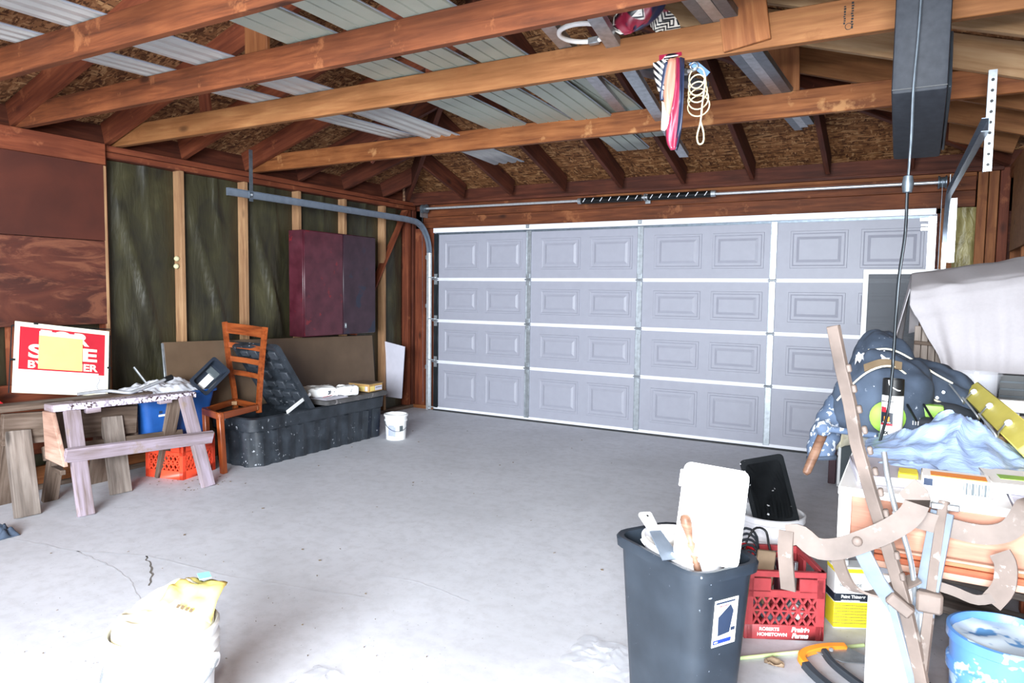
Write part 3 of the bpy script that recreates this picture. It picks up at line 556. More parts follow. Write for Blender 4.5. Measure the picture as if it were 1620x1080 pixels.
# blue tote on an orange crate behind the sawhorse
def milk_crate(name, label, loc, rz, mat, w_=.33, h_=.28, slots=True, base=0):
    t_ = thing(name, label, 'crate', loc, rz); H = w_/2; b = .012
    for k in range(4):
        R_ = RM[t_] @ Matrix.Rotation(k*math.pi/2, 4, 'Z')
        m = MB(); y = -H+b/2
        m.box((0, y, .03), (w_, b, .06)); m.box((0, y, h_*.62+.013), (w_, b, .03)); m.box((0, y, h_-.012), (w_, b+.006, .024))
        for s in (-1, 1): m.box((s*(H-.016), y, h_/2), (.032, b, h_)); m.box((s*(H*.66), y, h_*.79), (w_*.30, b, h_*.2))
        m.build('side_frame', mat, t_, M=R_, bevel=.0015)
        m = MB(); z0, z1 = .058, h_*.63; n = 7; dx = (w_-.06)/n; hh = z1-z0
        for i in range(-2, n+2):
            for s in (-1, 1):
                x0 = -w_/2+.03+dx*i; x1 = x0+s*dx*2; a, c = (x0, z0), (x1, z1)
                lo, hi = -w_/2+.03, w_/2-.03
                def cl(p, q, lim, sg_):
                    if (p[0]-lim)*sg_ < 0 <= (q[0]-lim)*sg_: t = (lim-p[0])/(q[0]-p[0]); return (lim, p[1]+(q[1]-p[1])*t)
                    return p
                if max(x0, x1) <= lo or min(x0, x1) >= hi: continue
                a, c = cl(a, c, lo, 1), cl(c, a, lo, 1); a, c = cl(a, c, hi, -1), cl(c, a, hi, -1)
                d = V((c[0]-a[0], 0, c[1]-a[1]))
                if d.length < .01: continue
                m.strap([(a[0], y, a[1]), (c[0], y, c[1])], (d.z, 0, -d.x), .0085, b*.8)
        m.box((0, y, (z0+z1)/2), (w_-.05, b*.9, .007)); m.build('lattice', mat, t_, M=R_)
    MB().box((0, 0, .012), (w_-.03, w_-.03, .01)).build('floor_grid', mat, t_, local=True)
    return t_
milk_crate('milk_crate', 'orange milk crate on floor under the front sawhorse', (.08, -3.28, 0), .22, 'orange_crate')
to = thing('storage_tote', 'blue plastic tote behind front sawhorse, full of rags', 'tote', (-.08, -3.28, .281))
MB().loft([rrect(.30, .50, .05, 0), rrect(.33, .54, .05, .16), rrect(.36, .60, .05, .30), rrect(.39, .64, .05, .305), rrect(.39, .64, .05, .325), rrect(.35, .60, .05, .325), rrect(.33, .56, .05, .28), rrect(.30, .5, .05, .02)]).build('tub', 'blue_tote', to, local=True, smooth=35)
MB().box((.165, -.15, .20), (.004, .05, .07)).build('sticker', 'white_paper', to, local=True); MB().box((.168, -.16, .205), (.004, .025, .035)).build('sticker_print', 'ink', to, local=True)
for y in (-.02, .20): MB().box((.165, y, .15), (.006, .014, .26)).build('rib', 'blue_tote', to, local=True, bevel=.002)
rg = thing('white_rags', 'crumpled white rags heaped on top of blue tote', 'rags', (-.08, -3.30, .60))
MB().grid(40, 40, lambda u, v: V((-.08+.34*(u-.5), -3.33+.62*(v-.5), .575+.10*(max(0, 1-(2*u-1)**2)*max(0, 1-(2*v-1)**2))**.5+.035*nz((u*5, v*8, 2))+.02*nz((u*14, v*18, 0))))).build('rag_heap', 'towel', rg, smooth=80)
tb = thing('chrome_tool', 'chrome bent pipe tool with black cap lying over sawhorse top', 'tool', (.18, -3.75, .68))
MB().tube(bez([(.10, -4.02, .68), (.13, -3.86, .685), (.19, -3.75, .665), (.20, -3.70, .668), (.18, -3.55, .70), (.17, -3.44, .725)], 24), .011, 8).build('pipe', 'galv_bright', tb, smooth=50); MB().tube([(.172, -3.46, .72), (.165, -3.40, .733)], .02, 12).build('cap', 'black', tb, smooth=40)
MB().tube([(-.2, -3.36, .66), (-.25, -3.42, .78)], .009, 8).build('spike', 'galv', tb, smooth=40)
bt2 = thing('black_tray', 'black plastic tray with white label tipped up on the tote', 'tray', (.02, -3.05, .60))
TM = basis((.04, -3.02, .675), V((0, .80, .60)), V((-.45, -.55, .70)))
MB().loft([rrect(.24, .13, .02, 0), rrect(.26, .15, .02, .07), rrect(.28, .17, .02, .072), rrect(.28, .17, .02, .08), rrect(.24, .13, .02, .08), rrect(.22, .11, .02, .012)]).build('tray', 'navy_black', bt2, M=TM, smooth=35); MB().box((-.03, -.01, .0145), (.14, .055, .003)).build('label', 'white_paper', bt2, M=TM); MB().box((.06, .0, .0145), (.06, .09, .003)).build('window', 'slate', bt2, M=TM)
rc = thing('red_sign_corner', 'corner of red and white sign at left edge behind the plank', 'sign', (-.12, -4.45, .66)); RMx = basis((-.13, -4.49, .70), V((0, .72, -.6)), V((0, .6, .72)))
MB().box((0, 0, 0), (.30, .10, .006)).build('board', 'red', rc, M=RMx); MB().box((0, -.03, .004), (.26, .014, .001)).build('stripe', 'white_paper', rc, M=RMx)
# ladder-back chair without its seat
ch = thing('dining_chair', 'orange-brown ladder-back chair with missing seat, propped on black tub', 'chair', (.2, -2.95, 0))
A, B, C_, D = V((.10, -3.10, .44)), V((.395, -3.185, .44)), V((.29, -2.74, .44)), V((-.09, -2.66, .44))
TL_, TR_ = V((-.075, -.03, .655)), V((.03, .045, .63))
def post(P, T, lo): return MB().strap(bez([P+V((0, 0, lo)), P+V((0, 0, .02)), P+T*.5+V((.006, -.012, 0)), P+T], 14), (.9, -.2, 0), .032, .034).build('back_post', 'wood_chair', ch, smooth=50)
post(D, TL_, -.44); post(C_, TR_, -.045)
for z, hh in ((.93, .085), (.72, .042), (.545, .042), (.375, .04)):
    a, b = D+TL_*z, C_+TR_*z
    MB().strap(bez([a, (a+b)/2+V((-.008, .02, 0)), b], 10), (0, 0, 1), hh, .016).build('back_slat', 'wood_chair', ch, smooth=50)
for p, q in ((A, B), (B, C_), (C_, D), (D, A)): beam('seat_rail', p, q, .022, .05, 'wood_chair', ch, bevel=.003)
for p in (A, B, C_, D):
    c0 = (A+B+C_+D)/4; MB().box(p+(c0-p)*.13+V((0, 0, -.005)), (.05, .05, .03), Matrix.Rotation(.7, 3, 'Z').to_4x4()).build('corner_block', 'wood_stud', ch, bevel=.002)
beam('leg', B+V((-.012, .012, .025)), V((.355, -3.125, 0)), .042, .042, 'wood_chair', ch, up=(0, 1, 0), bevel=.005); beam('leg', A+V((.01, .01, .025)), V((.09, -3.06, 0)), .04, .04, 'wood_chair', ch, up=(0, 1, 0), bevel=.005)
# black tub with lid halves
tu = thing('black_tub', 'long black plastic tub with ribbed sides along the left wall', 'tub', (.19, -2.16, 0)); TW, TL, TH = .52, 1.56, .385
def fl_(w_, d_, z, amp):
    out = []; base = rrect(w_, d_, .09, z, 7); n = len(base); per = []
    for i in range(n):
        a, b = base[i], base[(i+1) % n]; L = (b-a).length; k = max(1, int(L/.022))
        for j in range(k): per.append(a+(b-a)*(j/k))
    for i, p in enumerate(per):
        q = per[(i+1) % len(per)]-per[i-1]; nrm = V((q.y, -q.x, 0)).normalized(); out.append(p+nrm*amp*(1 if (i//3) % 2 == 0 else 0))
    return out
m = MB(); R0 = [fl_(TW-.06, TL-.06, 0, .014), fl_(TW-.04, TL-.04, .265, .014), fl_(TW-.03, TL-.03, .275, 0), fl_(TW+.0, TL+.0, .28, 0), fl_(TW+.01, TL+.01, .375, 0), fl_(TW-.02, TL-.02, .385, 0), fl_(TW-.07, TL-.07, .38, 0), fl_(TW-.1, TL-.1, .32, 0), fl_(TW-.12, TL-.12, .03, 0)]
k_ = min(len(r) for r in R0); R0 = [[r[int(i*len(r)/k_)] for i in range(k_)] for r in R0]
m.loft(R0).build('tub_body', 'bin_black', tu, local=True, smooth=35)
for i in range(16): MB().box((TW/2-.035, -TL/2+.12+i*.09, .35), (.004, .008, .06)).build('rim_rib', 'bin_black', tu, local=True)
lf = thing('tub_lid', 'flat half of black tub lid lying closed under the paper bags', 'lid', (.19, -1.77, .386))
MB().loft([rrect(.55, .80, .04, 0), rrect(.56, .81, .04, .03), rrect(.54, .79, .04, .04), rrect(.50, .75, .04, .040), rrect(.48, .73, .04, .034)]).build('lid_panel', 'bin_dusty', lf, local=True, smooth=35); MB().box((.06, -.23, .038), (.34, .26, .008)).build('flat_card', 'grey_white', lf, local=True)
lr = thing('tub_lid', 'raised half of black tub lid with grid pattern leaning open behind chair', 'lid', (.19, -2.3, .40))
LM = basis((.18, -2.47, .635), V((1, .0, 0)), V((0, -.40, .58)))
MB().loft([rrect(.50, .70, .04, 0), rrect(.52, .72, .04, -.01), rrect(.52, .72, .04, .035), rrect(.47, .67, .04, .035), rrect(.46, .66, .04, .01)]).build('lid_panel', 'bin_black', lr, M=LM, smooth=35)
for i in range(4):
    for j in range(6):
        if (i+j) % 2 == 0 or j % 3: MB().box((-.165+.11*i, -.26+.105*j, .02), (.085, .05 if (i+j) % 2 else .075, .022)).build('relief_block', 'relief', lr, M=LM, bevel=.004)
st = thing('trim_stick', 'short white trim stick laid on rim of black tub', 'stick', (.42, -2.4, .4)); beam('stick', (.45, -2.60, .392), (.40, -2.30, .50), .012, .03, 'white_plastic', st)
# things on the lid
def sack(name, label, c, d, rz, mat, words):
    t_ = thing(name, label, 'sack', c, rz); a, b, h = d
    def f(u, v):
        th = math.pi*(v-.5); a_ = 2*math.pi*u; e = .42
        s = lambda x: math.copysign(abs(x)**e, x); ex = abs(math.cos(a_))**.5; p = V((a/2*s(math.cos(th))*s(math.cos(a_)), b/2*s(math.cos(th))*s(math.sin(a_)), h/2+h/2*s(math.sin(th))*(1-.35*max(0, abs(math.cos(a_))-.8)/.2*math.cos(th))))
        return p*(1+.05*nz(p, 12))+V((0, 0, .007*nz(p, 45)+.004*math.sin(p.x*90+nz(p, 20)*4)))
    MB().grid(40, 18, f).build('sack_body', mat, t_, local=True, smooth=70)
    for body, sz, x, z, off in words: text(body, sz, 'ink', t_, RM[t_] @ basis((x, -b/2-.003, z), (1, 0, 0), (0, 0, 1)), off)
    return t_
k = sack('paper_sack', 'white paper sack with blue print lying on tub lid', (.20, -1.98, .428), (.30, .25, .085), 1.12, 'white_paper', ())
text('20', .05, 'ink', k, basis((.355, -2.03, .474), V((-.1, .35, 0)), (.3, 0, .9)), .002, shear=-.3); marks(2, .02, 'ink', k, basis((.353, -1.97, .474), V((-.1, .35, 0)), (.3, 0, .9)), .001)
MB().strap([(.365, -2.12, .444), (.32, -1.89, .444)], (0, 0, 1), .005, .003).build('red_stripe', 'ink_red', k)
k = sack('paper_sack', 'smaller white paper sack with OZ print beside cardboard box', (.345, -1.80, .428), (.20, .16, .085), .95, 'white_paper', ())
text('OZ', .045, 'ink', k, basis((.432, -1.845, .475), V((-.62, .78, 0)), (.3, .2, .9)), .002); MB().strap([(.437, -1.87, .452), (.38, -1.79, .452)], (0, 0, 1), .004, .003).build('red_stripe', 'ink_red', k)
cb = thing('cardboard_box', 'low tan cardboard box with torn lid on end of tub', 'box', (.285, -1.485, .427), .04)
MB().box((0, 0, .037), (.24, .20, .074)).build('carton', 'cardboard_tan', cb, local=True, bevel=.003); MB().box((0, 0, .0745), (.25, .21, .005)).build('torn_lid', 'cardboard_dark', cb, local=True)
for x, w_ in ((-.06, .07), (.03, .08), (.09, .03)): MB().box((x, -.1015, .03), (w_, .002, .042)).build('printed_panel', 'yellow' if x < .05 else 'grey_white', cb, local=True)
for y, w_ in ((-.05, .06), (.04, .1)): MB().box((.1215, y, .03), (.002, w_, .042)).build('printed_panel', 'yellow' if y < 0 else 'grey_white', cb, local=True)
marks(10, .016, 'ink_black', cb, RM[cb] @ basis((.1228, .04, .036), (0, 1, 0), (0, 0, 1)), .0004)
# panels leaning against the wall
bp = thing('leaning_board', 'large brown hardboard sheet leaning against insulated wall behind tub', 'board', (-.2, -2.0, 0))
MB().hexa([(-.18, -3.17, .0), (-.155, -3.17, .0), (-.245, -3.18, .95), (-.27, -3.18, .95)], [(-.18, -.80, .0), (-.155, -.80, .0), (-.245, -.78, .892), (-.27, -.78, .892)]).build('sheet', 'brown_board', bp, bevel=.002)
beam('metal_edge', (-.165, -3.172, .02), (-.252, -3.182, .945), .012, .03, 'galv', bp, up=(0, 1, 0)); 
wb = thing('white_board', 'white tapered panel leaning in the far left corner', 'board', (-.2, -.5, .2))
MB().prism([(-.47, -.48, .83), (-.02, -.52, .765), (-.12, -.45, .18), (-.42, -.42, .18)], (0, .018, 0)).build('panel', 'grey_white', wb, bevel=.002)
plain('print_grey', '9aa1b6', .6)
wbk = thing('plaster_bucket', 'small white bucket with wire handle on floor at end of tub', 'bucket', (.63, -1.46, 0))
MB().lathe([(0, .004), (.088, .004), (.09, 0), (.098, .17), (.106, .172), (.106, .185), (.1, .188), (.103, .215), (.112, .218), (.112, .232), (.103, .235), (.098, .232), (.094, .17), (.085, .02), (0, .016)], n=36).build('pail', 'white_plastic', wbk, local=True, smooth=35)
MB().tube([V((.112*math.cos(a), .112*math.sin(a), .19-.075*math.sin((a+2.2)/2.0*1.0) if False else .185-.10*math.sin(math.pi*(i/20)))) for i, a in [(i, -2.3+i*math.pi/20) for i in range(21)]], .0025, 5).build('wire_handle', 'galv_dark', wbk, local=True, smooth=60)
for a, w_, z, h, mt in ((-1.35, .05, .09, .10, 'print_grey'), (-.95, .03, .08, .09, 'print_grey'), (-.50, .045, .11, .05, 'slate'), (-.75, .03, .09, .12, 'white_paper')): MB().grid(6, 2, lambda u, v: V((.1005*math.cos(a+(u-.5)*w_*12), .1005*math.sin(a+(u-.5)*w_*12), z-h/2+h*v))).build('label', mt, wbk, local=True)
bc = thing('blue_can', 'blue flat can with white lettering between tub and white bucket', 'can', (.505, -1.36, 0), .5)
MB().box((0, 0, .10), (.11, .07, .20)).build('can_body', 'blue_can', bc, local=True, bevel=.006); MB().lathe([(.022, .2), (.022, .225), (0, .225)], n=14).build('cap', 'white_plastic', bc, local=True, smooth=35)
marks(4, .026, 'white_paper', bc, RM[bc] @ basis((.0, -.0358, .10), (1, 0, 0), (0, 0, 1)), .0006); marks(4, .026, 'white_paper', bc, RM[bc] @ basis((.0, -.0358, .07), (1, 0, 0), (0, 0, 1)), .0006); MB().box((-.02, -.0355, .16), (.05, .001, .03)).build('label_patch', 'white_paper', bc, local=True)
# red wall cabinet
rcb = thing('wall_cabinet', 'dark red two-door metal cabinet fixed to left wall', 'cabinet', (-.2, -1.4, .95)); X0, X1, Z0, Z1 = -.31, -.13, .93, 1.915
MB().box(((X0+X1)/2, -1.37, (Z0+Z1)/2), (X1-X0, .99, Z1-Z0)).build('carcass', 'metal_red', rcb, bevel=.004)
for y0, y1, mt in ((-1.86, -1.36, 'metal_red'), (-1.352, -.88, 'maroon_dark')):
    d = MB().box((X1+.008, (y0+y1)/2, (Z0+Z1)/2), (.016, y1-y0, Z1-Z0-.01)).build('door', mt, rcb, bevel=.004)
MB().box((X1+.026, -1.335, 1.02), (.02, .012, .05)).build('latch', 'galv', d, bevel=.003)
rgf = thing('rag', 'crumpled dark blue rag on floor at left edge', 'rag', (.47, -4.63, 0))
MB().grid(22, 22, lambda u, v: V((.45+.16*(u-.5), -4.66+.16*(v-.5), .002+.06*(max(0, 1-(2*u-1)**2)*max(0, 1-(2*v-1)**2))**.5*(.7+.8*nz((u*6, v*6, 1)))))).build('cloth', 'denim', rgf, smooth=80, solid=.003)
# ------------------------------------------------------------------ near left: plaster bucket
pb = thing('five_gallon_bucket', 'large white bucket at lower left holding a slumped yellowish paper bag', 'bucket', (2.83, -5.27, 0))
MB().lathe([(0, .004), (.128, .004), (.132, 0), (.140, .235), (.150, .24), (.158, .262), (.152, .275), (.158, .29), (.152, .303), (.158, .318), (.150, .33), (.156, .345), (.158, .36), (.152, .368), (.146, .36), (.134, .02), (0, .012)], n=44).build('pail', 'white_plastic', pb, local=True, smooth=35)
for a in (3.6, .45): MB().lathe([(0, -.03), (.022, -.03), (.022, -.012), (0, -.01)], n=12, M=Matrix.Rotation(a, 4, 'Z') @ Matrix.Translation((.135, 0, .262)) @ Matrix.Rotation(-math.pi/2, 4, 'Y')).build('handle_ear', 'white_plastic', pb, local=True, smooth=40)
MB().tube([V((.168*math.cos(3.6+math.pi*i/24), .168*math.sin(3.6+math.pi*i/24), .262-.10*math.sin(math.pi*i/24))) for i in range(25)], .0028, 6).build('wire_handle', 'galv', pb, local=True, smooth=60)
pbg = thing('paper_bag', 'crumpled cream and yellow paper bag stuffed in the large white bucket', 'bag', (2.83, -5.27, .33))
def f(u, v):
    a = 2*math.pi*u; th = v*math.pi/2; r = .139*math.cos(th)**.4; z = .335+.10*math.sin(th)**.7
    p = V((r*math.cos(a), r*math.sin(a), z)); k = math.sin(th)
    p.z += .03*k*math.cos(a-1.1)+.03*nz(p, 13)*(.2+k)+.012*nz(p, 34); p.x += .012*nz(p+V((3, 0, 0)), 9); return p+V((2.83, -5.27, 0))
MB().grid(56, 22, f).build('bag_body', 'cream', pbg, smooth=60)
MB().grid(14, 12, lambda u, v: (V((2.80, -5.16, .462))*(1-u)+V((2.92, -5.11, .455))*u)*v+(V((2.86, -5.31, .445))*(1-u)+V((2.988, -5.225, .385))*u)*(1-v)+V((0, 0, .02*math.sin(math.pi*v)+.018*nz((u*4, v*4, 0))))).build('printed_flap', 'yellow', pbg, smooth=60, solid=.002)
MB().box((2.862, -5.15, .478), (.05, .035, .003), Matrix.Rotation(-.5, 3, 'Z').to_4x4()).build('teal_label', 'teal', pbg)
marks(3, .03, 'cardboard_dark', pbg, basis((2.925, -5.262, .432), V((.13, .085, -.06)), V((-.03, .10, .05))), .0006)
# ------------------------------------------------------------------ black waste bin with paint gear
tc_ = thing('waste_bin', 'tall black plastic waste bin with white product sticker', 'bin', (4.165, -4.42, 0), -.56)
W0, D0, HH = .40, .265, .60
m = MB().loft([rrect(W0-.10, D0-.075, .05, 0), rrect(W0-.02, D0-.02, .06, HH-.035), rrect(W0+.008, D0+.008, .065, HH-.032), rrect(W0+.012, D0+.012, .065, HH-.008), rrect(W0+.004, D0+.004, .065, HH), rrect(W0-.028, D0-.028, .055, HH-.003), rrect(W0-.034, D0-.034, .055, HH-.02), rrect(W0-.112, D0-.09, .045, .012)])
m.build('bin_body', 'trash_black', tc_, local=True, smooth=35)
SMx = RM[tc_] @ basis((.0, 0, 0), (1, 0, 0), (0, 1, 0))
def side(z): return (W0-.10)/2+.04*z/.565+.0012
LMt = RM[tc_] @ basis((side(.435)+.001, -.005, .435), V((0, 1, 0)), V((.0708, 0, 1)))
LMt = LMt @ Matrix.Scale(.86, 4)
stk = tc_
def lab(c, d, nm, mt): return MB().box(c, d).build(nm, mt, stk, M=LMt, bevel=0)
stk = lab((0, 0, 0), (.105, .165, .0015), 'sticker', 'white_paper'); MB().prism([(-.03, -.045, .0011), (.022, -.04, .0011), (.034, .035, .0011), (.018, .06, .0011), (-.034, .022, .0011)], (0, 0, .0008)).build('sticker_picture', 'ink', stk, M=LMt)
lab((-.008, -.066, .0012), (.08, .014, .001), 'sticker_band', 'blue_can'); lab((-.005, .072, .0012), (.085, .006, .001), 'sticker_band', 'ink'); lab((.037, -.03, .0012), (.018, .012, .001), 'sticker_print', 'ink')
marks(7, .010, 'ink_red', stk, LMt @ Matrix.Translation((-.012, .060, .0016)), .0002); marks(2, .012, 'white_paper', stk, LMt @ Matrix.Translation((-.036, -.066, .0020)), .0003)
# contents: round white tub lid, folded white box, scraper, paint brush handle
tl_ = thing('white_tub', 'round white plaster-smeared tub sitting in black waste bin', 'tub', (4.17, -4.425, .46), -.56)
MB().lathe([(0, .0), (.088, 0), (.098, .145), (.104, .15), (.104, .16), (.096, .162), (.085, .02), (0, .015)], n=36, M=Matrix.Rotation(.08, 4, 'X') @ Matrix.Diagonal((1.45, 1, 1, 1))).build('tub_body', 'bucket_white', tl_, local=True, smooth=35)
MB().grid(22, 22, lambda u, v: V((.24*(u-.5), .16*(v-.5), .135+.035*nz((u*4, v*4, 7))))).build('dried_plaster', 'white_paper', tl_, local=True, smooth=70)
wt = thing('white_tray', 'white plastic paint tray standing upright in the black waste bin', 'tray', (4.25, -4.46, .6))
WM = basis((4.262, -4.50, .735), V((.165, .02, -.012)), V((.035, .05, .25)))
MB().loft([rrect(.15, .24, .015, .03), rrect(.17, .265, .02, 0), rrect(.186, .28, .022, 0), rrect(.186, .28, .022, -.006), rrect(.165, .26, .02, -.006), rrect(.145, .235, .015, .024)]).build('tray_shell', 'white_plastic', wt, M=WM, smooth=35); MB().box((-.095, .09, 0), (.014, .05, .008)).build('tab', 'white_plastic', wt, M=WM, bevel=.002)
scp = thing('putty_knife', 'white-handled plaster knife with grey blade lying in waste bin', 'knife', (4.08, -4.46, .62)); KM = basis((4.095, -4.50, .655), V((.10, -.085, -.075)), V((.3, .5, 0)))
MB().loft([[V((x, s*w_, z)) for s, z in ((1, .006), (-1, .006), (-1, -.006), (1, -.006))] for x, w_ in ((-.075, .018), (-.068, .024), (-.02, .02), (0, .017))]).build('handle', 'white_plastic', scp, M=KM, bevel=.003); MB().prism([(-.0, -.02, 0), (.11, -.032, 0), (.11, .032, 0), (0, .02, 0)], (0, 0, .003)).build('blade', 'track_grey', scp, M=KM); MB().lathe([(.0, .007), (.004, .007), (.004, .008), (0, .008)], (-.055, 0, 0), 8).build('hang_hole', 'black', scp, M=KM)
br = thing('wooden_handled_brush', 'turned wooden handle of brush sticking up from waste bin', 'brush', (4.30, -4.63, .55)); hb = V((4.235, -4.545, .60)); ht = V((4.195, -4.54, .735)); d = (ht-hb)
MB().tube([hb+d*t for t in (-.25, 0, .3, .36, .40, .45, .62, .8, .92, .98, 1)], [.0105, .0105, .0115, .015, .015, .0105, .013, .0165, .016, .011, .002], 12).build('handle', 'wood_handle', br, smooth=60)
# clear plastic sheet on the floor
cp = thing('plastic_wrap', 'crumpled clear plastic wrap on floor left of black bin', 'plastic wrap', (3.78, -4.12, 0))
MB().grid(26, 26, lambda u, v: V((3.79+.27*(u-.5)+.03*nz((u*4, v*4, 0)), -4.13+.24*(v-.5)+.03*nz((u*4, v*4, 5)), .003+.026*(max(0, 1-(2*u-1)**2)*max(0, 1-(2*v-1)**2))**.6*(.5+abs(nz((u*7, v*7, 2))))))).build('film', 'clear_plastic', cp, smooth=30)
cs = thing('clear_film_scrap', 'small scrap of bluish film on floor beside large white bucket', 'scrap', (2.98, -4.72, 0))
MB().grid(14, 14, lambda u, v: V((2.98+.13*(u-.5)+.02*nz((u*5, v*5, 0)), -4.80+.16*(v-.5), .002+.03*(max(0, 1-(2*u-1)**2)*max(0, 1-(2*v-1)**2))**.6*(.4+abs(nz((u*7, v*7, 3))))))).build('film', 'clear_plastic', cs, smooth=30)
# dead leaves and grit nobody could count
m = MB()
for i in range(130):
    x, y = random.choice(((random.uniform(.4, 3.9), random.uniform(-4.7, -.4)), (random.uniform(1.5, 3.4), random.uniform(-5.6, -4.2)), (random.uniform(.1, .6), random.uniform(-3.6, -3.2)))); s = random.uniform(.003, .010)*(1 if y > -4.2 else .5); a = random.uniform(0, 6)
    c, n = math.cos(a)*s, math.sin(a)*s; m.prism([(x-c, y-n, .002), (x+n*.5, y-c*.5, .004), (x+c, y+n, .002), (x-n*.5, y+c*.5, .002)], (0, 0, .002))
g_ = m.build('debris', 'cardboard_dark'); g_['kind'] = 'stuff'; tag(g_, 'dry leaf bits and grit scattered over concrete floor', 'debris')
lfc = thing('dry_leaf', 'curled dry leaf on floor between milk crate and orange saw', 'leaf', (4.38, -3.83, 0)); MB().grid(10, 8, lambda u, v: V((4.36+.07*(u-.5), -3.86+.05*(v-.5)*(1-(2*u-1)**2+.15), .004+.02*abs(nz((u*4, v*4, 0)))+.015*(v-.5)**2*4))).build('leaf_blade', 'clay', lfc, smooth=60, solid=.001)
# white bucket with black roller tray
b2 = thing('paint_bucket', 'paint-streaked white bucket behind the red milk crate', 'bucket', (4.20, -3.05, 0))
MB().lathe([(0, .004), (.13, .004), (.133, 0), (.146, .235), (.156, .24), (.156, .255), (.148, .26), (.150, .31), (.158, .315), (.158, .34), (.150, .343), (.144, .335), (.135, .02), (0, .012)], n=40).build('pail', 'bucket_white', b2, local=True, smooth=35)
btr = thing('roller_tray', 'black paint roller tray with white splatter standing in bucket', 'tray', (4.19, -3.1, .3)); BM = basis((4.20, -3.12, .46), V((-.135, -.045, -.035)), V((-.02, .10, .33)))
MB().loft([rrect(.20, .32, .02, .0), rrect(.20, .32, .02, .008), rrect(.165, .27, .02, .008), rrect(.15, .25, .02, .085), rrect(.14, .24, .02, .085), rrect(.16, .27, .02, 0)]).build('tray_shell', 'black_splat', btr, M=BM, smooth=30)
for i in range(9): MB().box((-.083, -.10+.024*i, .045), (.006, .012, .05)).build('side_rib', 'black_splat', btr, M=BM, bevel=.002)
# red milk crate, angled, with tools inside
mc = milk_crate('milk_crate', 'red milk crate with white lettering, full of cords and tools', (4.288, -3.486, 0), .463, 'red_crate', .31, .28)
FM = RM[mc] @ basis((0, -.1558, .03), (1, 0, 0), (0, 0, 1)); T2 = lambda x, y: FM @ Matrix.Translation((x, y, 0))
mf = [c for c in mc.children if c.name.startswith('side_frame')][0]
text('ROBERTS', .0185, 'white_paper', mf, T2(-.058, .012), .0006, sx=1.02); text('HOMETOWN', .0185, 'white_paper', mf, T2(-.046, -.010), .0006, sx=1.05)
text('Prairie', .026, 'white_paper', mf, T2(.063, .0125), .0012, shear=.22); text('Farms', .026, 'white_paper', mf, T2(.063, -.0125), .0012, shear=.22)
CM = RM[mc]
def incrate(name, label, cat): return thing(name, label, cat, CM @ V((0, 0, .02)))
c1 = incrate('extension_cord', 'black cord coiled and looping out of red milk crate', 'cord')
MB().tube([CM @ p for p in bez([(-.08, .06, .05), (-.10, .09, .25), (-.06, .10, .36), (-.02, .06, .37), (-.0, .05, .29), (.05, .0, .12)], 24)], .005, 7).build('cord_loop', 'black', c1, smooth=60)
for k in range(5): MB().tube([CM @ V((-.085+.05*math.cos(a), .07+.012*k, .22+.02*k+.06*math.sin(a))) for a in [i*math.pi/8 for i in range(17)]], .006, 6, False).build('coil', 'grip_black', c1, smooth=60)
c2 = incrate('brown_board_offcut', 'mottled tan board offcut standing in the red milk crate', 'board'); MB().box((-.035, .02, .16), (.075, .02, .28), Matrix.Rotation(.08, 3, 'Y').to_4x4()).build('offcut', 'clay', c2, M=CM, bevel=.004)
c3 = incrate('red_tool', 'small red tool body inside red milk crate', 'tool'); MB().box((.055, .03, .17), (.07, .06, .18)).build('tool_body', 'metal_red', c3, M=CM, bevel=.01); MB().tube([CM @ V((.09, .02, .05)), CM @ V((.10, .03, .25))], .012, 8).build('tool_rod', 'galv', c3, smooth=50)
c4 = incrate('grey_hose', 'grey corrugated hose lying in the bottom of red milk crate', 'hose'); MB().tube([CM @ V((-.10+.02*i, -.06+.03*math.sin(i*.9), .07+.03*math.cos(i*.7))) for i in range(11)], [.022 if i % 2 else .017 for i in range(11)], 10).build('hose_body', 'track_grey', c4, smooth=50)
c5 = incrate('white_block', 'white block among tools in red milk crate', 'block'); MB().box((.07, -.09, .09), (.07, .04, .05), Matrix.Rotation(.6, 3, 'Y').to_4x4()).build('block', 'white_plastic', c5, M=CM, bevel=.004)
c6 = incrate('extension_cord', 'red-orange cord bundle at the back of red milk crate', 'cord')
for k in range(3): MB().tube([CM @ V((-.10+.045*math.cos(a), .12-.015*k, .24+.04*math.sin(a)+.01*k)) for a in [i*math.pi/8 for i in range(17)]], .006, 6, False).build('coil', 'red', c6, smooth=60)
# solvent tin
cn = thing('solvent_can', 'rectangular yellow, black and white solvent can beside milk crate', 'can', (4.567, -3.34, 0), .46)
MB().box((0, 0, .13), (.15, .09, .26)).build('can_body', 'white_plastic', cn, local=True, bevel=.005)
for z0, z1, mt in ((.004, .115, 'yellow_bright'), (.115, .152, 'navy_black'), (.235, .256, 'yellow_bright')): MB().box((0, 0, (z0+z1)/2), (.1515, .0915, z1-z0)).build('label_band', mt, cn, local=True, bevel=.003)
CMn = RM[cn]
cb_ = cn.children[0]
def cm(count, s, mt, x, z): marks(count, s, mt, cb_, CMn @ basis((x, -.0466, z), (1, 0, 0), (0, 0, 1)))
def ct(b, s, mt, x, z, off=0): text(b, s, mt, cb_, CMn @ basis((x, -.0466, z), (1, 0, 0), (0, 0, 1)), off, .0003)
ct('SUNNYSIDE', .017, 'slate', -.012, .185); ct('Paint Thinner', .018, 'white_paper', -.0, .137, .0005); cm(13, .010, 'white_paper', -.012, .121)
for i in range(7): cm(34, .0075, 'cardboard_dark', -.005, .10-.0125*i)
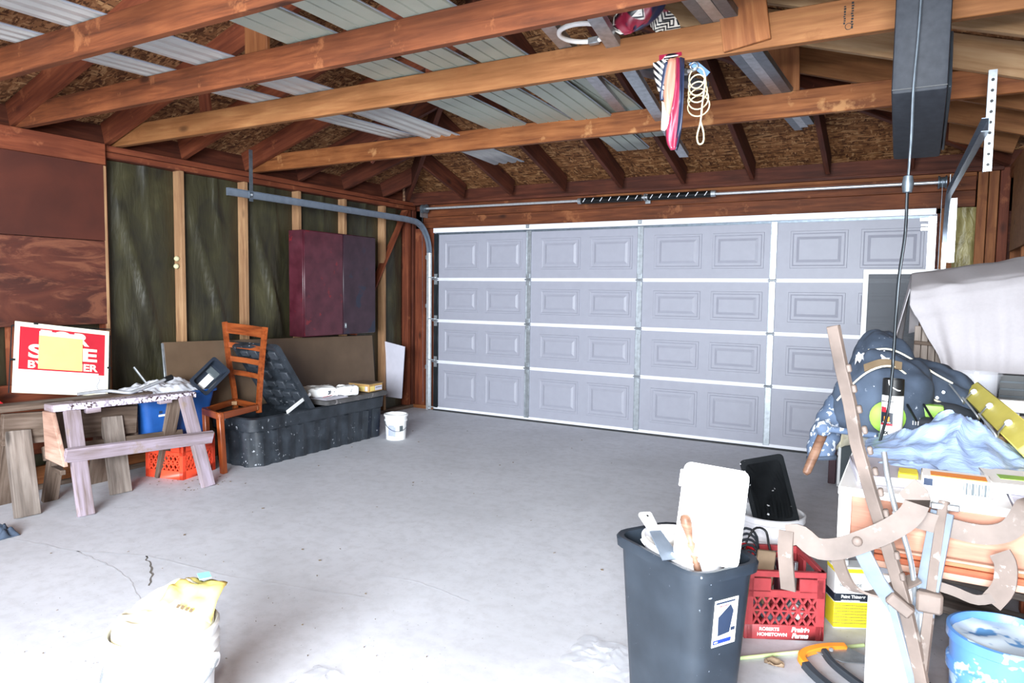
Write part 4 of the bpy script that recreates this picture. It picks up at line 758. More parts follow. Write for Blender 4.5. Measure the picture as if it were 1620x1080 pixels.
MB().lathe([(.024, .258), (.024, .275), (.02, .28), (0, .28)], (-.03, 0, 0), 18).build('screw_cap', 'white_plastic', cn, local=True, smooth=35); MB().tube(bez([(-.02, 0, .262), (-.0, 0, .30), (.045, 0, .295), (.06, 0, .262)], 12), .005, 7).build('handle', 'black', cn, local=True, smooth=60)
gj = thing('glass_jar', 'clear jar with chrome lid on tin behind the rusty clamp arm', 'jar', (4.60, -3.16, 0)); MB().lathe([(0, .0), (.05, 0), (.052, .30), (.045, .32), (.04, .325)], (4.60, -3.16, 0), 24).build('jar_body', 'clear_plastic', gj, smooth=40); MB().lathe([(.046, .32), (.048, .345), (.044, .35), (0, .35)], (4.60, -3.16, 0), 24).build('lid', 'galv_bright', gj, smooth=40)
gb = thing('grey_box', 'grey cardboard box with round finger hole under the work table', 'box', (4.72, -3.3, 0)); MB().box((4.735, -3.33, .185), (.16, .25, .37), Matrix.Rotation(.2, 3, 'Z').to_4x4()).build('carton', 'grey_card', gb, bevel=.004); MB().lathe([(0, 0), (.011, 0), (.011, .002), (0, .002)], (4.70, -3.468, .33), 12, M=Matrix.Rotation(.2, 4, 'Z') @ Matrix.Rotation(math.pi/2, 4, 'X')).build('finger_hole', 'black', gb)
rod = thing('green_stick', 'thin yellow-green stick lying on floor beside black bin', 'stick', (4.4, -3.75, 0)); MB().tube([(4.15, -3.955, .007), (4.64, -3.52, .007)], .007, 8).build('stick', 'lime', rod, smooth=60)
rod.children[0].active_material = plain('pale_green', 'd4e8a8', .5)
# orange hand saw standing on its back at the front
sw = thing('hand_saw', 'orange and black handled saw lying on floor beside white plank', 'saw', (4.56, -3.78, 0))
SWM = basis((4.525, -3.775, .035), V((.16, .13, 0)), V((-.10, .25, .05)))
def arc(P, wd, th, nm, mt): MB().strap([V(p) for p in bez(P, 20)], (0, 0, 1), th, wd).build(nm, mt, sw, M=SWM, bevel=.004)
arc([(-.09, -.02, 0), (-.085, .018, 0), (-.05, .045, 0), (.03, .06, 0), (.12, .055, 0)], .028, .026, 'handle_top', 'orange_grip'); arc([(-.092, -.015, 0), (-.085, -.08, 0), (-.06, -.16, 0), (-.03, -.24, 0)], .032, .028, 'outer_grip', 'grip_black'); arc([(.02, .045, 0), (.015, -.02, 0), (.035, -.10, 0), (.075, -.2, 0)], .022, .026, 'inner_grip', 'grip_black')
MB().prism([(-.01, .04, -.003), (.13, .05, -.003), (.2, -.05, -.003), (.06, -.02, -.003)], (0, 0, .004)).build('blade', 'galv', sw, M=SWM); MB().lathe([(0, .012), (.008, .012), (.008, .018), (0, .02)], (.04, .03, 0), 10).build('bolt', 'galv_bright', sw, M=SWM)
# ------------------------------------------------------------------ work table
tt = thing('work_table', 'white-edged work table with orange wood apron, heaped with clutter', 'table', (4.9, -3.7, 0)); TZ = .88; TX0, TX1, TF, TB = 4.598, 5.29, -4.545, -2.75
MB().box(((TX0+4.975)/2, (TF+TB)/2, TZ-.011), (4.975-TX0, TB-TF, .022)).build('table_top', 'white_plastic', tt, bevel=.003); MB().box((5.135, (TF+.02+TB)/2, TZ-.012), (.31, TB-TF-.02, .022)).build('side_leaf', 'grey_white', tt, bevel=.003)
MB().box((TX0+.018, TF-.002, TZ-.10), (.03, .02, .17)).build('corner_strip', 'white_plastic', tt, bevel=.002)
beam('apron', (TX0+.03, TF+.012, .805), (TX1, TF+.012, .805), .02, .13, 'wood_apron', tt); beam('apron', (TX0+.012, TF+.05, .80), (TX0+.012, TB, .80), .02, .12, 'wood_apron', tt)
for z, h_, y, mt in ((.738, .007, -.004, 'wood_pink'), (.728, .012, .004, 'wood_mould'), (.713, .016, 0, 'wood_mould'), (.695, .018, .006, 'wood_pink')): beam('moulding', (TX0+.09, TF+y, z), (TX1, TF+y, z), .02, h_, mt, tt, bevel=.002)
for x in (TX0+.05, TX1-.05):
    for y in (TF+.33 if x < 4.9 else TF+.09, TB-.06): beam('leg', (x+.12*(x < 4.9), y, .0), (x+.12*(x < 4.9), y, .69), .05, .05, 'wood_mould', tt, up=(0, 1, 0))
bk_ = thing('stacked_boards', 'grey weathered boards stacked under the work table', 'boards', (5.0, -2.9, 0))
for i in range(4): beam('board', (4.86+.02*i, -3.0+.1*i, .05+.1*i), (5.28, -3.1+.1*i, .05+.1*i), .16, .03, 'wood_grey', bk_)
wp = thing('white_plank', 'wide white plank with peeling paint standing against table front', 'plank', (4.735, -4.56, 0)); MB().hexa([(4.684, -4.585, 0), (4.81, -4.575, 0), (4.81, -4.557, 0), (4.684, -4.567, 0)], [(4.680, -4.572, .672), (4.778, -4.565, .68), (4.778, -4.547, .68), (4.680, -4.554, .672)]).build('plank', 'white_peel', wp, bevel=.003)
bb = thing('blue_bucket', 'blue bucket full of dried white paint at lower right', 'bucket', (5.015, -4.22, 0))
MB().lathe([(0, .004), (.118, .004), (.12, 0), (.132, .33), (.142, .335), (.142, .36), (.134, .365), (.136, .42), (.145, .425), (.145, .45), (.136, .452), (.131, .44), (.128, .40)], n=44).build('pail', 'bucket_blue', bb, local=True, smooth=35)
MB().grid(24, 24, lambda u, v: (lambda r, a: V((r*math.cos(a), r*math.sin(a), .43+.015*nz((r*14*math.cos(a), r*14*math.sin(a), 1)))))(.13*u, 2*math.pi*v)).build('dried_paint', 'paint_dry', bb, local=True, smooth=60)
ob = thing('orange_cap_bottle', 'black ribbed drill battery pack with orange end on floor under table', 'battery', (4.9, -4.05, 0)); MB().box((4.86, -4.10, .13), (.12, .08, .11)).build('pack', 'grip_black', ob, bevel=.006); MB().tube([(4.80, -4.15, .15), (4.84, -4.15, .16)], .026, 14).build('orange_end', 'orange_grip', ob, smooth=40); MB().box((4.86, -4.10, .0375), (.10, .07, .075)).build('base', 'slate', ob, bevel=.004)
for i in range(5): MB().tube([(4.82+.022*i, -4.13, .185), (4.82+.022*i, -4.08, .185)], .009, 8).build('rib', 'black', ob, smooth=50)
# rusty clamps leaning on the table front
def clamp_bar(name, label, pts, r_top, parts):
    t_ = thing(name, label, 'clamp', pts[-1]); return t_
yv = -4.64
def X(pts, y=yv): return [V((p[0], y+(p[2] if len(p) > 2 else 0), p[1])) for p in pts]
k1 = thing('rusty_clamp', 'long rusty notched bar with curved hook arm leaning on table', 'clamp', (4.95, -4.66, 0))
MB().strap(X(bez([(4.577, 1.302, 0), (4.623, 1.11, 0), (4.678, .897, 0), (4.756, .662, 0), (4.81, .456, -.03), (4.925, 0, -.08)], 30)) if False else [V((a, yv+c, b)) for a, b, c in [(4.577, 1.302, .0), (4.598, 1.209, 0), (4.623, 1.11, 0), (4.641, 1.018, 0), (4.678, .897, 0), (4.713, .794, 0), (4.756, .662, -.005), (4.784, .559, -.02), (4.808, .456, -.03), (4.93, .0, -.09)]], (1, -.5, .3), .030, .016).build('notched_bar', 'rust_bar', k1, bevel=.002)
for i in range(11):
    t_ = .12+.058*i; p = V((4.577+(.231)*t_/1*1.02, yv-.006, 1.302-.846*t_)); MB().box(p+V((.012, -.006, 0)), (.012, .016, .02), Matrix.Rotation(-.25, 3, 'Y').to_4x4()).build('notch', 'rust_bar', k1, bevel=.003)
MB().strap([V((a, yv-.022+c, b)) for a, b, c in bez([(4.494, .765, .0), (4.525, .772, -.004), (4.565, .748, -.006), (4.617, .757, -.006), (4.672, .788, -.006), (4.722, .822, -.004), (4.762, .862, 0), (4.776, .905, .006), (4.752, .928, .012)], 30)], (.1, .15, 1), .052, .007).build('curved_arm', 'rust_bar', k1, smooth=40)
MB().strap([V((a, yv-.022+c, b)) for a, b, c in bez([(4.492, .776, .0), (4.493, .72, -.01), (4.503, .625, -.004)], 10)], (1, -.3, 0), .038, .006).build('hook_plate', 'rust_bar', k1, smooth=40)
MB().strap([V((a, yv-.01+c, b)) for a, b, c in bez([(4.608, .745, 0), (4.62, .70, .0), (4.648, .655, .005), (4.70, .648, .02), (4.77, .69, .03), (4.785, .70, .035)], 20)], (1, -.6, .2), .036, .006).build('lower_strap', 'rust_bar', k1, smooth=40)
MB().strap([V((a, yv-.014, b)) for a, b in ((4.655, .775), (4.70, .69), (4.748, .625))], (1, -.4, .5), .042, .006).build('brace_plate', 'track_grey', k1, bevel=.001)
MB().strap([V((a, yv-.016-.05*max(0, .6-b), b)) for a, b in ((4.735, .64), (4.79, .45), (4.91, .0))], (1, -.4, .2), .018, .010).build('side_rod', 'track_grey', k1, bevel=.001)
MB().box((4.752, yv-.02, .645), (.06, .03, .03), Matrix.Rotation(.6, 3, 'Y').to_4x4()).build('pivot_block', 'rust_bar', k1, bevel=.004)
for p in ((4.655, .783),): MB().lathe([(.012, 0), (.012, .012), (.008, .016), (0, .017)], (p[0], yv-.024, p[1]), 10, M=Matrix.Rotation(math.pi/2, 4, 'X')).build('rivet', 'rust_bar', k1, smooth=50)
k2 = thing('rusty_clamp', 'shorter rusty clamp with wide cross arm in front of apron', 'clamp', (4.80, -4.66, 0))
MB().strap([V((a, yv+c, b)) for a, b, c in ((4.833, .888, .06), (4.82, .738, .03), (4.814, .646, .01), (4.806, .52, -.02), (4.775, .0, -.07))], (1, -.5, 0), .022, .014).build('notched_bar', 'rust_bar', k2, bevel=.002)
MB().strap([V((a, yv+.055+c, b)) for a, b, c in ((4.83, .862, 0), (4.80, .62, -.045))], (1, -.5, 0), .052, .006).build('back_plate', 'track_grey', k2, bevel=.001)
MB().strap([V((a, yv+.05, b)) for a, b in bez([(4.745, .842), (4.82, .832), (4.89, .823), (4.935, .828), (4.968, .850), (4.99, .90), (4.995, .935)], 24)], (.1, .1, 1), .045, .007).build('cross_arm', 'rust_bar', k2, smooth=40)
MB().strap([V((a, yv+.03, b)) for a, b in bez([(4.815, .69), (4.86, .683), (4.905, .672), (4.94, .685)], 10)], (0, .3, 1), .022, .006).build('lower_strap', 'rust_bar', k2, smooth=40)
MB().strap([V((a, yv+.03+c, b)) for a, b, c in bez([(4.946, .79, .01), (4.958, .765, 0), (4.956, .715, -.004), (4.935, .672, 0)], 12)], (1, -.4, 0), .045, .006).build('hook_plate', 'rust_bar', k2, smooth=40)
MB().box((4.812, yv+.005, .655), (.055, .03, .05)).build('pivot_block', 'rust_bar', k2, bevel=.006); MB().box((4.835, yv+.06, .875), (.06, .02, .016)).build('top_pad', 'galv', k2, bevel=.003)
MB().tube([(4.800, -4.60, .64), (4.79, -4.62, .45), (4.805, -4.66, .2), (4.86, -4.68, .0)], .011, 8).build('support_pipe', 'galv', k2, smooth=50)
# ------------------------------------------------------------------ clutter on the table
def on(dz=0): return TZ+dz
cn2 = thing('spray_can', 'tall white spray paint can with black cap on the table', 'spray can', (4.70, -3.80, TZ))
MB().lathe([(0, 0), (.032, 0), (.034, .004), (.034, .155), (.031, .163), (.026, .168), (0, .168)], n=28).build('can_body', 'white_plastic', cn2, local=True, smooth=35); MB().lathe([(.0335, .158), (.0335, .21), (.0325, .214), (.029, .214), (.028, .20), (0, .198)], n=28).build('cap', 'black', cn2, local=True, smooth=35)
def band(a0, a1, z0, z1, mt, nm='label_band', r=.0345): MB().grid(10, 2, lambda u, v: V((r*math.cos(a0+(a1-a0)*u), r*math.sin(a0+(a1-a0)*u), z0+(z1-z0)*v))).build(nm, mt, cn2, local=True, smooth=60)
band(-2.75, -1.45, .062, .1, 'navy_black'); band(-2.75, -1.45, .055, .062, 'ink_red'); band(-2.75, -1.9, .1, .108, 'ink_red'); band(-2.3, -1.75, .07, .086, 'orange_grip', r=.0348); band(-2.7, -2.1, .104, .118, 'ink_red', r=.0348)
CAn = lambda z: RM[cn2] @ basis((-.0155, -.0308, z), V((.89, -.45, 0)), V((0, 0, 1)))
marks(7, .009, 'ink_black', cn2, CAn(.138), .0002); text('2X', .014, 'ink_black', cn2, CAn(.03), .0006); marks(5, .008, 'white_paper', cn2, RM[cn2] @ basis((-.0155, -.0315, .066), V((.89, -.45, 0)), V((0, 0, 1))), .0002)
MB().tube(bez([(-.014, -.033, .212), (-.01, -.037, .195), (.012, -.037, .180), (.022, -.030, .178)], 10), .002, 5).build('cap_tab', 'white_plastic', cn2, local=True, smooth=50)
wj = thing('white_carton', 'blank white carton standing on table edge beside denim', 'carton', (4.56, -3.62, .80)); MB().box((4.565, -3.60, .955), (.055, .05, .15), Matrix.Rotation(-.4, 3, 'Z').to_4x4()).build('carton', 'white_paper', wj, bevel=.004); MB().box((4.565, -3.60, 1.034), (.045, .04, .012), Matrix.Rotation(-.4, 3, 'Z').to_4x4()).build('crumpled_top', 'grey_white', wj, bevel=.004)
wjb = thing('wooden_box', 'small dark wooden box under white carton at table edge', 'box', (4.6, -3.55, TZ)); MB().box((4.60, -3.55, .846+.034), (.13, .2, .0)).build('x', 'wood_mould', wjb) if False else MB().box((4.615, -3.55, .9), (.14, .22, .04)).build('box_body', 'wood_mould', wjb, bevel=.003)
# paint-splattered jeans heaped over a box, one leg hanging off the table edge
jn = thing('blue_jeans', 'heap of paint-splattered blue jeans draped at the back of table', 'jeans', (4.70, -3.45, TZ))
def jm(c, d, e, nzs, amp, mat, nm, rz=0, seed=0):
    R_ = Matrix.Rotation(rz, 3, 'Z')
    def f(u, v):
        a = 2*math.pi*u; th = math.pi/2*v; s = lambda x: math.copysign(abs(x)**e, x)
        p = V((d[0]*s(math.cos(th))*s(math.cos(a)), d[1]*s(math.cos(th))*s(math.sin(a)), d[2]*math.sin(th)**.8))
        p *= 1+amp*nz(p+V((seed, 0, 0)), nzs)+.035*nz(p+V((seed, 3, 0)), 17)+.05*(abs(nz(p+V((0, seed, 0)), 11))-.2); p += V((0, 0, .014*math.sin(a*5+th*4+nz(p, 6)*5)*math.cos(th))); return R_ @ p+V(c)
    return MB().grid(64, 28, f).build(nm, mat, jn, smooth=80)
jm((4.665, -3.50, .86), (.175, .19, .30), .75, 7, .12, 'denim', 'seat_panel'); jm((4.79, -3.22, .88), (.20, .26, .24), .8, 6, .13, 'denim', 'waist_fold', .3, 4); jm((4.64, -3.22, .90), (.14, .2, .325), .8, 6, .12, 'denim', 'back_fold', .1, 9)
lg = [(4.56, -3.47, .99), (4.515, -3.56, .94), (4.485, -3.62, .87), (4.468, -3.66, .80), (4.472, -3.67, .755)]
P = bez(lg, 22); MB().tube(P, [.06-.012*i/22+.006*nz((i*.5, 1, 2)) for i in range(23)], 18, False).build('trouser_leg', 'denim_splash', jn, smooth=80); MB().tube([P[-3], P[-2], P[-1]], [.051, .053, .050], 18, False).build('cuff', 'denim', jn, smooth=60, solid=.004)
def seam(pts, r=.0035, mt='cream'): MB().tube(bez(pts, 26), r, 5).build('seam', mt, jn, smooth=60)
seam([(4.515, -3.66, .985), (4.555, -3.68, 1.04), (4.62, -3.68, 1.105), (4.69, -3.66, 1.125), (4.75, -3.60, 1.08), (4.81, -3.53, 1.01), (4.86, -3.48, .98)]); seam([(4.60, -3.45, 1.165), (4.68, -3.44, 1.17), (4.76, -3.42, 1.13), (4.83, -3.42, 1.085), (4.89, -3.40, 1.05)])
MB().strap(bez([(4.60, -3.64, 1.11), (4.66, -3.66, 1.135), (4.72, -3.64, 1.125)], 10), (0, .5, .9), .03, .006).build('leather_patch', 'cardboard_dark', jn, smooth=50); MB().grid(20, 8, lambda u, v: V((4.565+.15*u, -3.60+.05*v, 1.135+.03*v-.08*(u-.5)**2+.03*abs(nz((u*9, v*5, 0)))))).build('frayed_lining', 'towel', jn, smooth=60)
for p in ((4.86, -3.46, 1.02), (4.84, -3.48, 1.0), (4.90, -3.42, .99)): MB().lathe([(.006, 0), (.006, .004), (0, .005)], p, 10, M=Matrix.Rotation(math.pi/2, 4, 'X')).build('rivet', 'galv_bright', jn, smooth=50)
wh = thing('wooden_tool_handle', 'round wooden tool handle poking down out of the jeans leg', 'tool handle', (4.45, -3.68, .70)); MB().tube([(4.427, -3.76, .715), (4.431, -3.755, .722), (4.448, -3.73, .775), (4.472, -3.69, .85), (4.50, -3.62, .92)], [.010, .015, .017, .017, .016], 14).build('handle', 'wood_handle', wh, smooth=50)  # a plain tool handle, not a club
pp_ = thing('splattered_pipe', 'paint-splattered pipe end sticking out past the table edge', 'pipe', (4.5, -3.75, .9)); MB().tube([(4.49, -3.78, .895), (4.60, -3.83, .90), (4.66, -3.85, .90)], .012, 10).build('pipe', 'denim_splash', pp_, smooth=50); MB().lathe([(0, -.03), (.02, -.024), (.03, 0), (.02, .024), (0, .03)], (4.485, -3.775, .895), 16).build('knob', 'denim_splash', pp_, smooth=60)
# bag, tools, rack
bgp = thing('plastic_bag', 'pale blue plastic shopping bag bunched up in middle of table', 'bag', (4.84, -4.02, TZ))
def f(u, v):
    x = 4.63+.46*u; y = -4.28+.52*v; e = (max(0, 1-(2*u-1)**2)*max(0, 1-(2*v-1)**2))**.45
    pk = math.exp(-((u-.55)/.24)**2-((v-.55)/.28)**2); an = math.atan2(v-.6, u-.55); fold = abs(math.sin(an*3+nz((u*3, v*3, 0))*5))*.5+abs(nz((math.cos(an)*4, math.sin(an)*4, u*2)))*.9
    return V((x+.02*nz((u*5, v*5, 9)), y+.02*nz((u*5, v*5, 4)), .886+.05*e+.085*pk-.022*fold*e+.03*e*nz((u*7, v*7, 1))+.005*e*nz((u*19, v*19, 2))))
MB().grid(64, 60, f).build('bag_film', 'bag_plastic', bgp, smooth=50)
MB().grid(30, 20, lambda u, v: V((4.64+.24*u, -4.36+.14*v, .885+.03*math.sin(math.pi*u)*math.sin(math.pi*v)+.012*nz((u*8, v*8, 3))))).build('loose_handle', 'bag_plastic', bgp, smooth=50)
gt = thing('green_tool', 'lime green power tool with black grip behind spray can', 'power tool', (4.75, -3.5, TZ))
MB().lathe([(0, -.02), (.05, -.02), (.058, -.008), (.058, .01), (.045, .02), (0, .022)], (4.685, -3.70, .945), 24, M=Matrix.Rotation(math.pi/2, 4, 'X')).build('guard_disc', 'lime', gt, smooth=40); MB().box((4.78, -3.60, .965), (.16, .05, .05)).build('housing', 'lime', gt, bevel=.012); MB().tube([(4.70, -3.66, .925), (4.84, -3.62, .925)], .022, 12).build('grip', 'grip_black', gt, smooth=50); MB().box((4.79, -3.59, .9), (.12, .08, .04)).build('foot', 'black', gt, bevel=.006)
for i in range(3): MB().box((4.765+.008*i, -3.672, .928), (.003, .004, .014)).build('grip_print', 'white_paper', gt)
bl = thing('black_tool', 'long black rounded tool body lying behind the plastic bag', 'tool', (4.88, -3.45, TZ)); MB().tube([(4.80, -3.50, .955), (4.83, -3.49, .957), (4.90, -3.47, .948), (4.96, -3.45, .935), (4.985, -3.44, .93)], [.028, .034, .032, .022, .006], 16).build('tool_body', 'grip_black', bl, smooth=60); MB().box((4.89, -3.45, .9), (.2, .16, .04)).build('black_case', 'black', bl, bevel=.006)
for x, y in ((4.775, -3.74), (4.825, -3.70)): MB().tube([(x, y-.06, .955), (x-.03, y+.04, .995)], .004, 6).build('prong', 'steel_dark', bl, smooth=50)
sp = thing('slotted_spatula', 'grey slotted spatula resting against the white board edge', 'spatula', (4.86, -3.2, .98))
SPM = basis((4.845, -3.30, 1.015), V((.10, .02, -.05)), V((.1, .55, .25)))
MB().prism([(.055*math.cos(a)*(1 if math.cos(a) < 0 else 1.3), .036*math.sin(a), 0) for a in [i*math.pi/14 for i in range(28)]], (0, 0, .003)).build('blade', 'track_grey', sp, M=SPM)
for i in range(4): MB().box((-.005, -.018+.012*i, .0032), (.06, .003, .001)).build('slot', 'white_paper', sp, M=SPM)
MB().tube([(.07, 0, 0), (.2, -.01, .005)], .006, 8).build('handle', 'track_grey', sp, M=SPM, smooth=50)
wbd = thing('white_shelf_board', 'long narrow white board lying across back of the table clutter', 'board', (4.9, -3.3, .95)); MB().box((4.93, -3.36, .975), (.40, .03, .045)).build('board', 'white_paper', wbd, bevel=.003); MB().box((4.93, -3.33, .915), (.36, .03, .07)).build('backing_block', 'grey_white', wbd, bevel=.003)
pl = thing('clear_container', 'clear plastic container with rounded rim behind yellow rack', 'container', (5.0, -3.0, TZ)); MB().lathe([(0, .0), (.07, 0), (.085, .10), (.092, .104), (.09, .11), (.082, .105), (.066, .008), (0, .006)], (4.985, -3.10, .96), 32).build('tub', 'clear_plastic', pl, smooth=40); MB().box((4.985, -3.1, .92), (.16, .16, .08)).build('box_below', 'grey_white', pl, bevel=.004)
yr = thing('yellow_rack', 'yellow hook rail with white knobs and wire hooks lying across table', 'hook rail', (5.03, -3.6, TZ))
YM = frame((4.955, -3.30, 1.02), (5.055, -4.12, .965), (.75, .0, .65))
yb_ = MB().box((0, 0, 0), (.83, .022, .075)).build('rail_board', 'yellow_rack', yr, M=YM, bevel=.003); MB().box((0, .035, -.03), (.83, .05, .014)).build('rail_foot', 'yellow_rack', yr, M=YM, bevel=.003)
for i in range(3):
    x = -.30+.25*i; MB().lathe([(.0, 0), (.010, 0), (.012, .008), (.008, .014), (0, .016)], (x, -.011, 0), 12, M=Matrix.Rotation(math.pi/2, 4, 'X')).build('knob', 'white_plastic', yb_, M=YM, smooth=50)
    MB().tube(bez([(x, -.02, -.005), (x+.05, -.024, -.04), (x+.11, -.03, -.055), (x+.12, -.05, -.05), (x+.05, -.10, -.045)], 16), .0032, 6).build('wire_hook', 'galv', yb_, M=YM, smooth=60)
wdp = thing('wood_offcut', 'pale yellow wood offcut lying beside the yellow rack', 'wood block', (4.95, -3.85, TZ)); beam('offcut', (4.90, -3.86, .93), (5.02, -3.83, .925), .06, .03, 'wood_pale', wdp); MB().box((4.95, -3.84, .895), (.14, .1, .03)).build('dark_base', 'black', wdp, bevel=.003)
wc = thing('white_crock', 'round white lid at right edge behind yellow rack', 'lid', (5.10, -3.62, TZ)); MB().lathe([(0, .05), (.05, .05), (.075, .04), (.08, .025), (.078, .0), (0, 0)], (5.115, -3.62, .92), 32).build('lid_dome', 'white_plastic', wc, smooth=40); MB().lathe([(.0, 0), (.07, 0), (.07, .04), (0, .04)], (5.115, -3.62, TZ), 24).build('base', 'white_plastic', wc, smooth=40)
dg = thing('dark_grille', 'black slatted grille box standing behind the white sheet corner', 'grille', (5.15, -3.0, TZ)); MB().box((5.15, -2.98, .97), (.16, .05, .18)).build('case', 'black', dg, bevel=.003)
for i in range(5): MB().box((5.15, -3.008, .91+.03*i), (.15, .008, .008)).build('slat', 'steel_dark', dg)
# front row on the table edge
pk = thing('label_box', 'flat white box with barcode on the table front edge', 'box', (4.86, -4.44, TZ)); MB().box((4.86, -4.44, .902), (.15, .09, .042)).build('carton', 'white_paper', pk, bevel=.002); MB().box((4.865, -4.452, .9235), (.12, .05, .002)).build('orange_top', 'orange_grip', pk)
for i, w_ in enumerate((.002, .004, .002, .006, .002, .004, .002, .005, .002)): MB().box((4.876+.0065*i, -4.4855, .902), (w_, .001, .03)).build('barcode_bar', 'slate', pk)
MB().box((4.80, -4.4855, .908), (.02, .001, .018)).build('print', 'ink', pk)
yb = thing('yellow_box', 'small yellow-green box beside the flat white barcode box', 'box', (4.77, -4.43, TZ)); MB().box((4.755, -4.43, .899), (.045, .07, .036)).build('carton', 'yellow_bright', yb, bevel=.002)
pbk = thing('picture_packet', 'white printed packet with green picture at right of table', 'packet', (5.0, -4.3, TZ)); MB().box((5.02, -4.32, .905), (.18, .18, .012), Matrix.Rotation(.1, 3, 'Z').to_4x4()).build('packet', 'white_paper', pbk, bevel=.002); MB().box((5.02, -4.33, .9115), (.12, .05, .001), Matrix.Rotation(.1, 3, 'Z').to_4x4()).build('green_picture', 'lime', pbk); MB().box((5.02, -4.31, .89), (.16, .16, .018)).build('card_below', 'grey_white', pbk)
pq = thing('striped_packet', 'white packet with purple letter mark at right end of table edge', 'packet', (5.03, -4.52, .86)); MB().box((5.04, -4.555, .872), (.11, .03, .05)).build('packet', 'white_paper', pq, bevel=.003); marks(1, .03, 'dark_red', pq, basis((5.015, -4.5712, .875), (1, 0, 0), (0, 0, 1)), .0004)
ws = thing('steel_wrench', 'long steel pry bar leaning from the table front downward', 'bar', (4.72, -4.6, .7)); MB().tube(bez([(4.700, -4.58, .99), (4.712, -4.60, .93), (4.735, -4.62, .85), (4.770, -4.625, .74), (4.79, -4.60, .60), (4.80, -4.58, .50)], 20), .0065, 8).build('bar', 'galv', ws, smooth=50); MB().strap([(4.733, -4.628, .86), (4.747, -4.63, .82)], (1, 0, 0), .018, .008).build('jaw', 'galv_bright', ws, bevel=.002)
fl2 = thing('grey_board', 'pinkish grey board lying under the clutter at table left', 'board', (4.68, -4.4, TZ)); MB().box((4.70, -4.36, .893), (.16, .24, .024), Matrix.Rotation(.15, 3, 'Z').to_4x4()).build('board', 'grey_white', fl2, bevel=.003)
# ------------------------------------------------------------------ behind the table
shd = thing('dust_sheet', 'white dust sheet draped over tall furniture at right wall', 'dust sheet', (5.0, -2.0, .9))
X0s, X1s = 4.73, 5.31
def f(u, v):
    x = X0s+(X1s-X0s)*u
    prof = [(-1.55, 1.15), (-1.6, 1.50), (-1.66, 1.515), (-1.75, 1.505), (-2.05, 1.425), (-2.10, 1.405), (-2.14, 1.36), (-2.2, 1.25), (-2.26, 1.1), (-2.30, .96), (-2.33, .76)]
    t = v*(len(prof)-1); i = min(int(t), len(prof)-2); k = t-i; y = prof[i][0]+(prof[i+1][0]-prof[i][0])*k; z = prof[i][1]+(prof[i+1][1]-prof[i][1])*k
    z += .095*u*(1 if z > 1 else .3); dn = max(0, (v-.5)/.5)
    y -= .018*dn*math.sin(u*17+nz((u*4, 0, 1))*3)+.02*dn*nz((u*6, v*5, 0)); 
    if v > .5: x += .26*max(0, dn-.25)*(1-u)**2.2; z += .25*max(0, (dn-.35))*(1-u)**3
    if v > .95: z += .02*math.sin(u*11)
    return V((x, y, z+.012*nz((u*5, v*6, 3))))
MB().grid(60, 70, f).build('front_drape', 'sheet', shd, smooth=60, solid=.004)
MB().grid(16, 30, lambda u, v: V((4.727-.045*v-.02*math.sin(u*8)*v+.0*u, -1.62-.46*u-.03*v, 1.51-.095*u-.36*v+.06*v*u))).build('side_drape', 'sheet', shd, smooth=60, solid=.004)
cr = thing('slatted_cabinet', 'grey-brown slatted cabinet hidden under the white dust sheet', 'cabinet', (5.0, -1.9, 0))
MB().box((5.03, -1.88, .48), (.52, .5, .93)).build('carcass', 'wood_greybrown', cr, bevel=.004)
for i in range(7): beam('slat', (4.775+.034*i, -2.145-.0*i, .5), (4.775+.034*i, -2.145, 1.22), .031, .014, 'wood_grey', cr, up=(0, 1, 0))
MB().box((5.03, -1.84, 1.16), (.5, .36, .44)).build('upper_carcass', 'wood_greybrown', cr, bevel=.004); beam('cross_rail', (4.76, -2.16, 1.13), (5.02, -2.16, 1.115), .02, .02, 'wood_greybrown', cr)
scn = thing('window_screen', 'white framed insect screen leaning against right end of garage door', 'screen', (4.6, -.15, .1))
for p, q in (((4.40, -.18, .02), (4.40, -.075, 1.56)), ((4.98, -.18, .02), (4.98, -.075, 1.56)), ((4.38, -.075, 1.575), (5.0, -.075, 1.575)), ((4.38, -.18, .02), (5.0, -.18, .02))): beam('frame_bar', p, q, .016, .04, 'white_plastic', scn, up=(1, 0, 0) if p[0] == q[0] else (0, .07, 1))
MB().prism([(4.415, -.178, .04), (4.965, -.178, .04), (4.965, -.078, 1.555), (4.415, -.078, 1.555)], (0, .003, 0)).build('mesh', 'screen_mesh', scn)
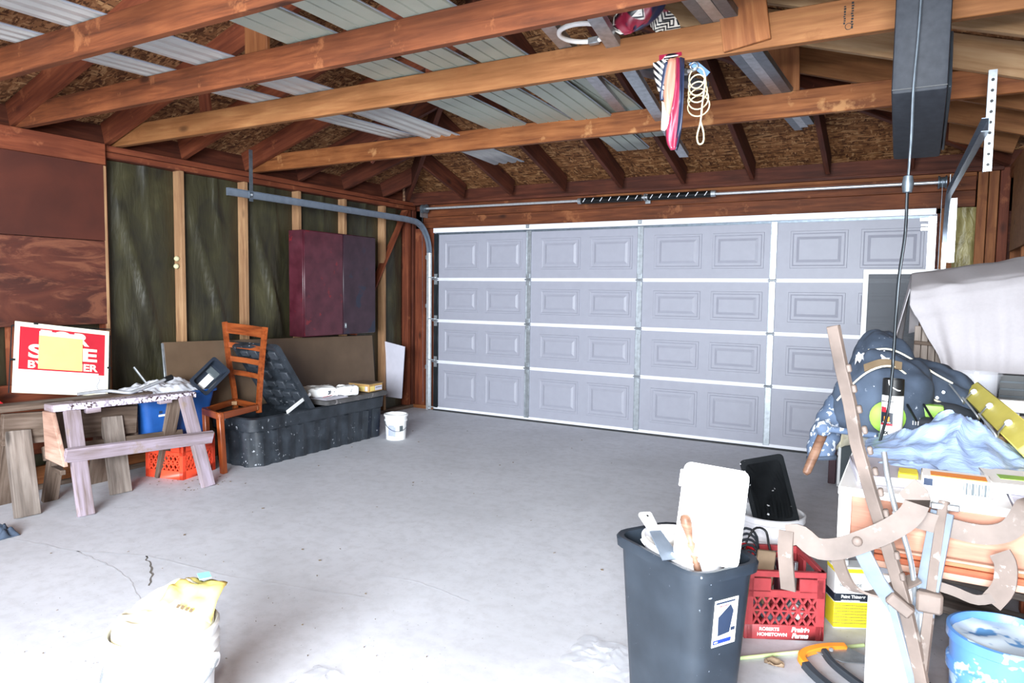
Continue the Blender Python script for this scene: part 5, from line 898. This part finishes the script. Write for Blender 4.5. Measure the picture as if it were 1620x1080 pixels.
pf = thing('slate_frame', 'white-framed dark slate panel standing on floor behind the table', 'panel', (4.42, -.95, 0))
PM = basis((4.50, -1.0, .26), V((1, .05, 0)), V((0, .1, 1))); MB().box((0, 0, 0), (.33, .48, .012)).build('slate', 'slate', pf, M=PM)
for c, d in (((-.165, 0, .003), (.02, .5, .024)), ((.165, 0, .003), (.02, .5, .024)), ((0, -.245, .003), (.35, .02, .024)), ((0, .245, .003), (.35, .02, .024))): MB().box(c, d).build('frame_bar', 'white_plastic', pf, M=PM, bevel=.002)
dp = thing('dark_post', 'dark maroon post standing on floor left of slate panel', 'post', (4.28, -.9, 0)); MB().box((4.285, -.93, .30), (.05, .05, .6)).build('post', 'dark_red', dp, bevel=.003)
ttw = thing('hanging_cloth', 'cream paint cloth bunched on top of the slate panel', 'cloth', (4.38, -1.05, .4)); MB().grid(24, 24, lambda u, v: V((4.30+.22*u, -1.07+.05*nz((u*5, v*5, 0))+.04*math.sin(u*9), .56-.30*v*(1-.5*u)+.03*nz((u*5, v*4, 2))))).build('cloth', 'cream', ttw, smooth=70, solid=.004)
wo = thing('wood_offcut', 'short pinkish wood offcut on floor left of the table', 'wood block', (4.46, -1.5, 0)); beam('offcut', (4.42, -1.52, .03), (4.75, -1.35, .03), .12, .06, 'wood_apron', wo)
gw = thing('pipe_stack', 'white and grey pipes standing behind the clamp bar', 'pipes', (4.60, -2.2, 0))
for x, y, mt in ((4.585, -2.45, 'track_grey'), (4.64, -2.42, 'white_plastic'), (4.69, -2.44, 'white_plastic')): MB().tube([(x, y, 0), (x+.02, y+.02, .78)], .026, 14).build('pipe', mt, gw, smooth=40)
# ------------------------------------------------------------------ lettering becomes plain mesh
bpy.context.view_layer.update()
dg_ = bpy.context.evaluated_depsgraph_get()
for o in [o for o in COL.objects if o.type == 'FONT']:
    me = bpy.data.meshes.new_from_object(o.evaluated_get(dg_)); n_ = bpy.data.objects.new('lettering', me); COL.objects.link(n_)
    n_.parent = o.parent; n_.matrix_basis = o.matrix_basis.copy(); bpy.data.objects.remove(o)
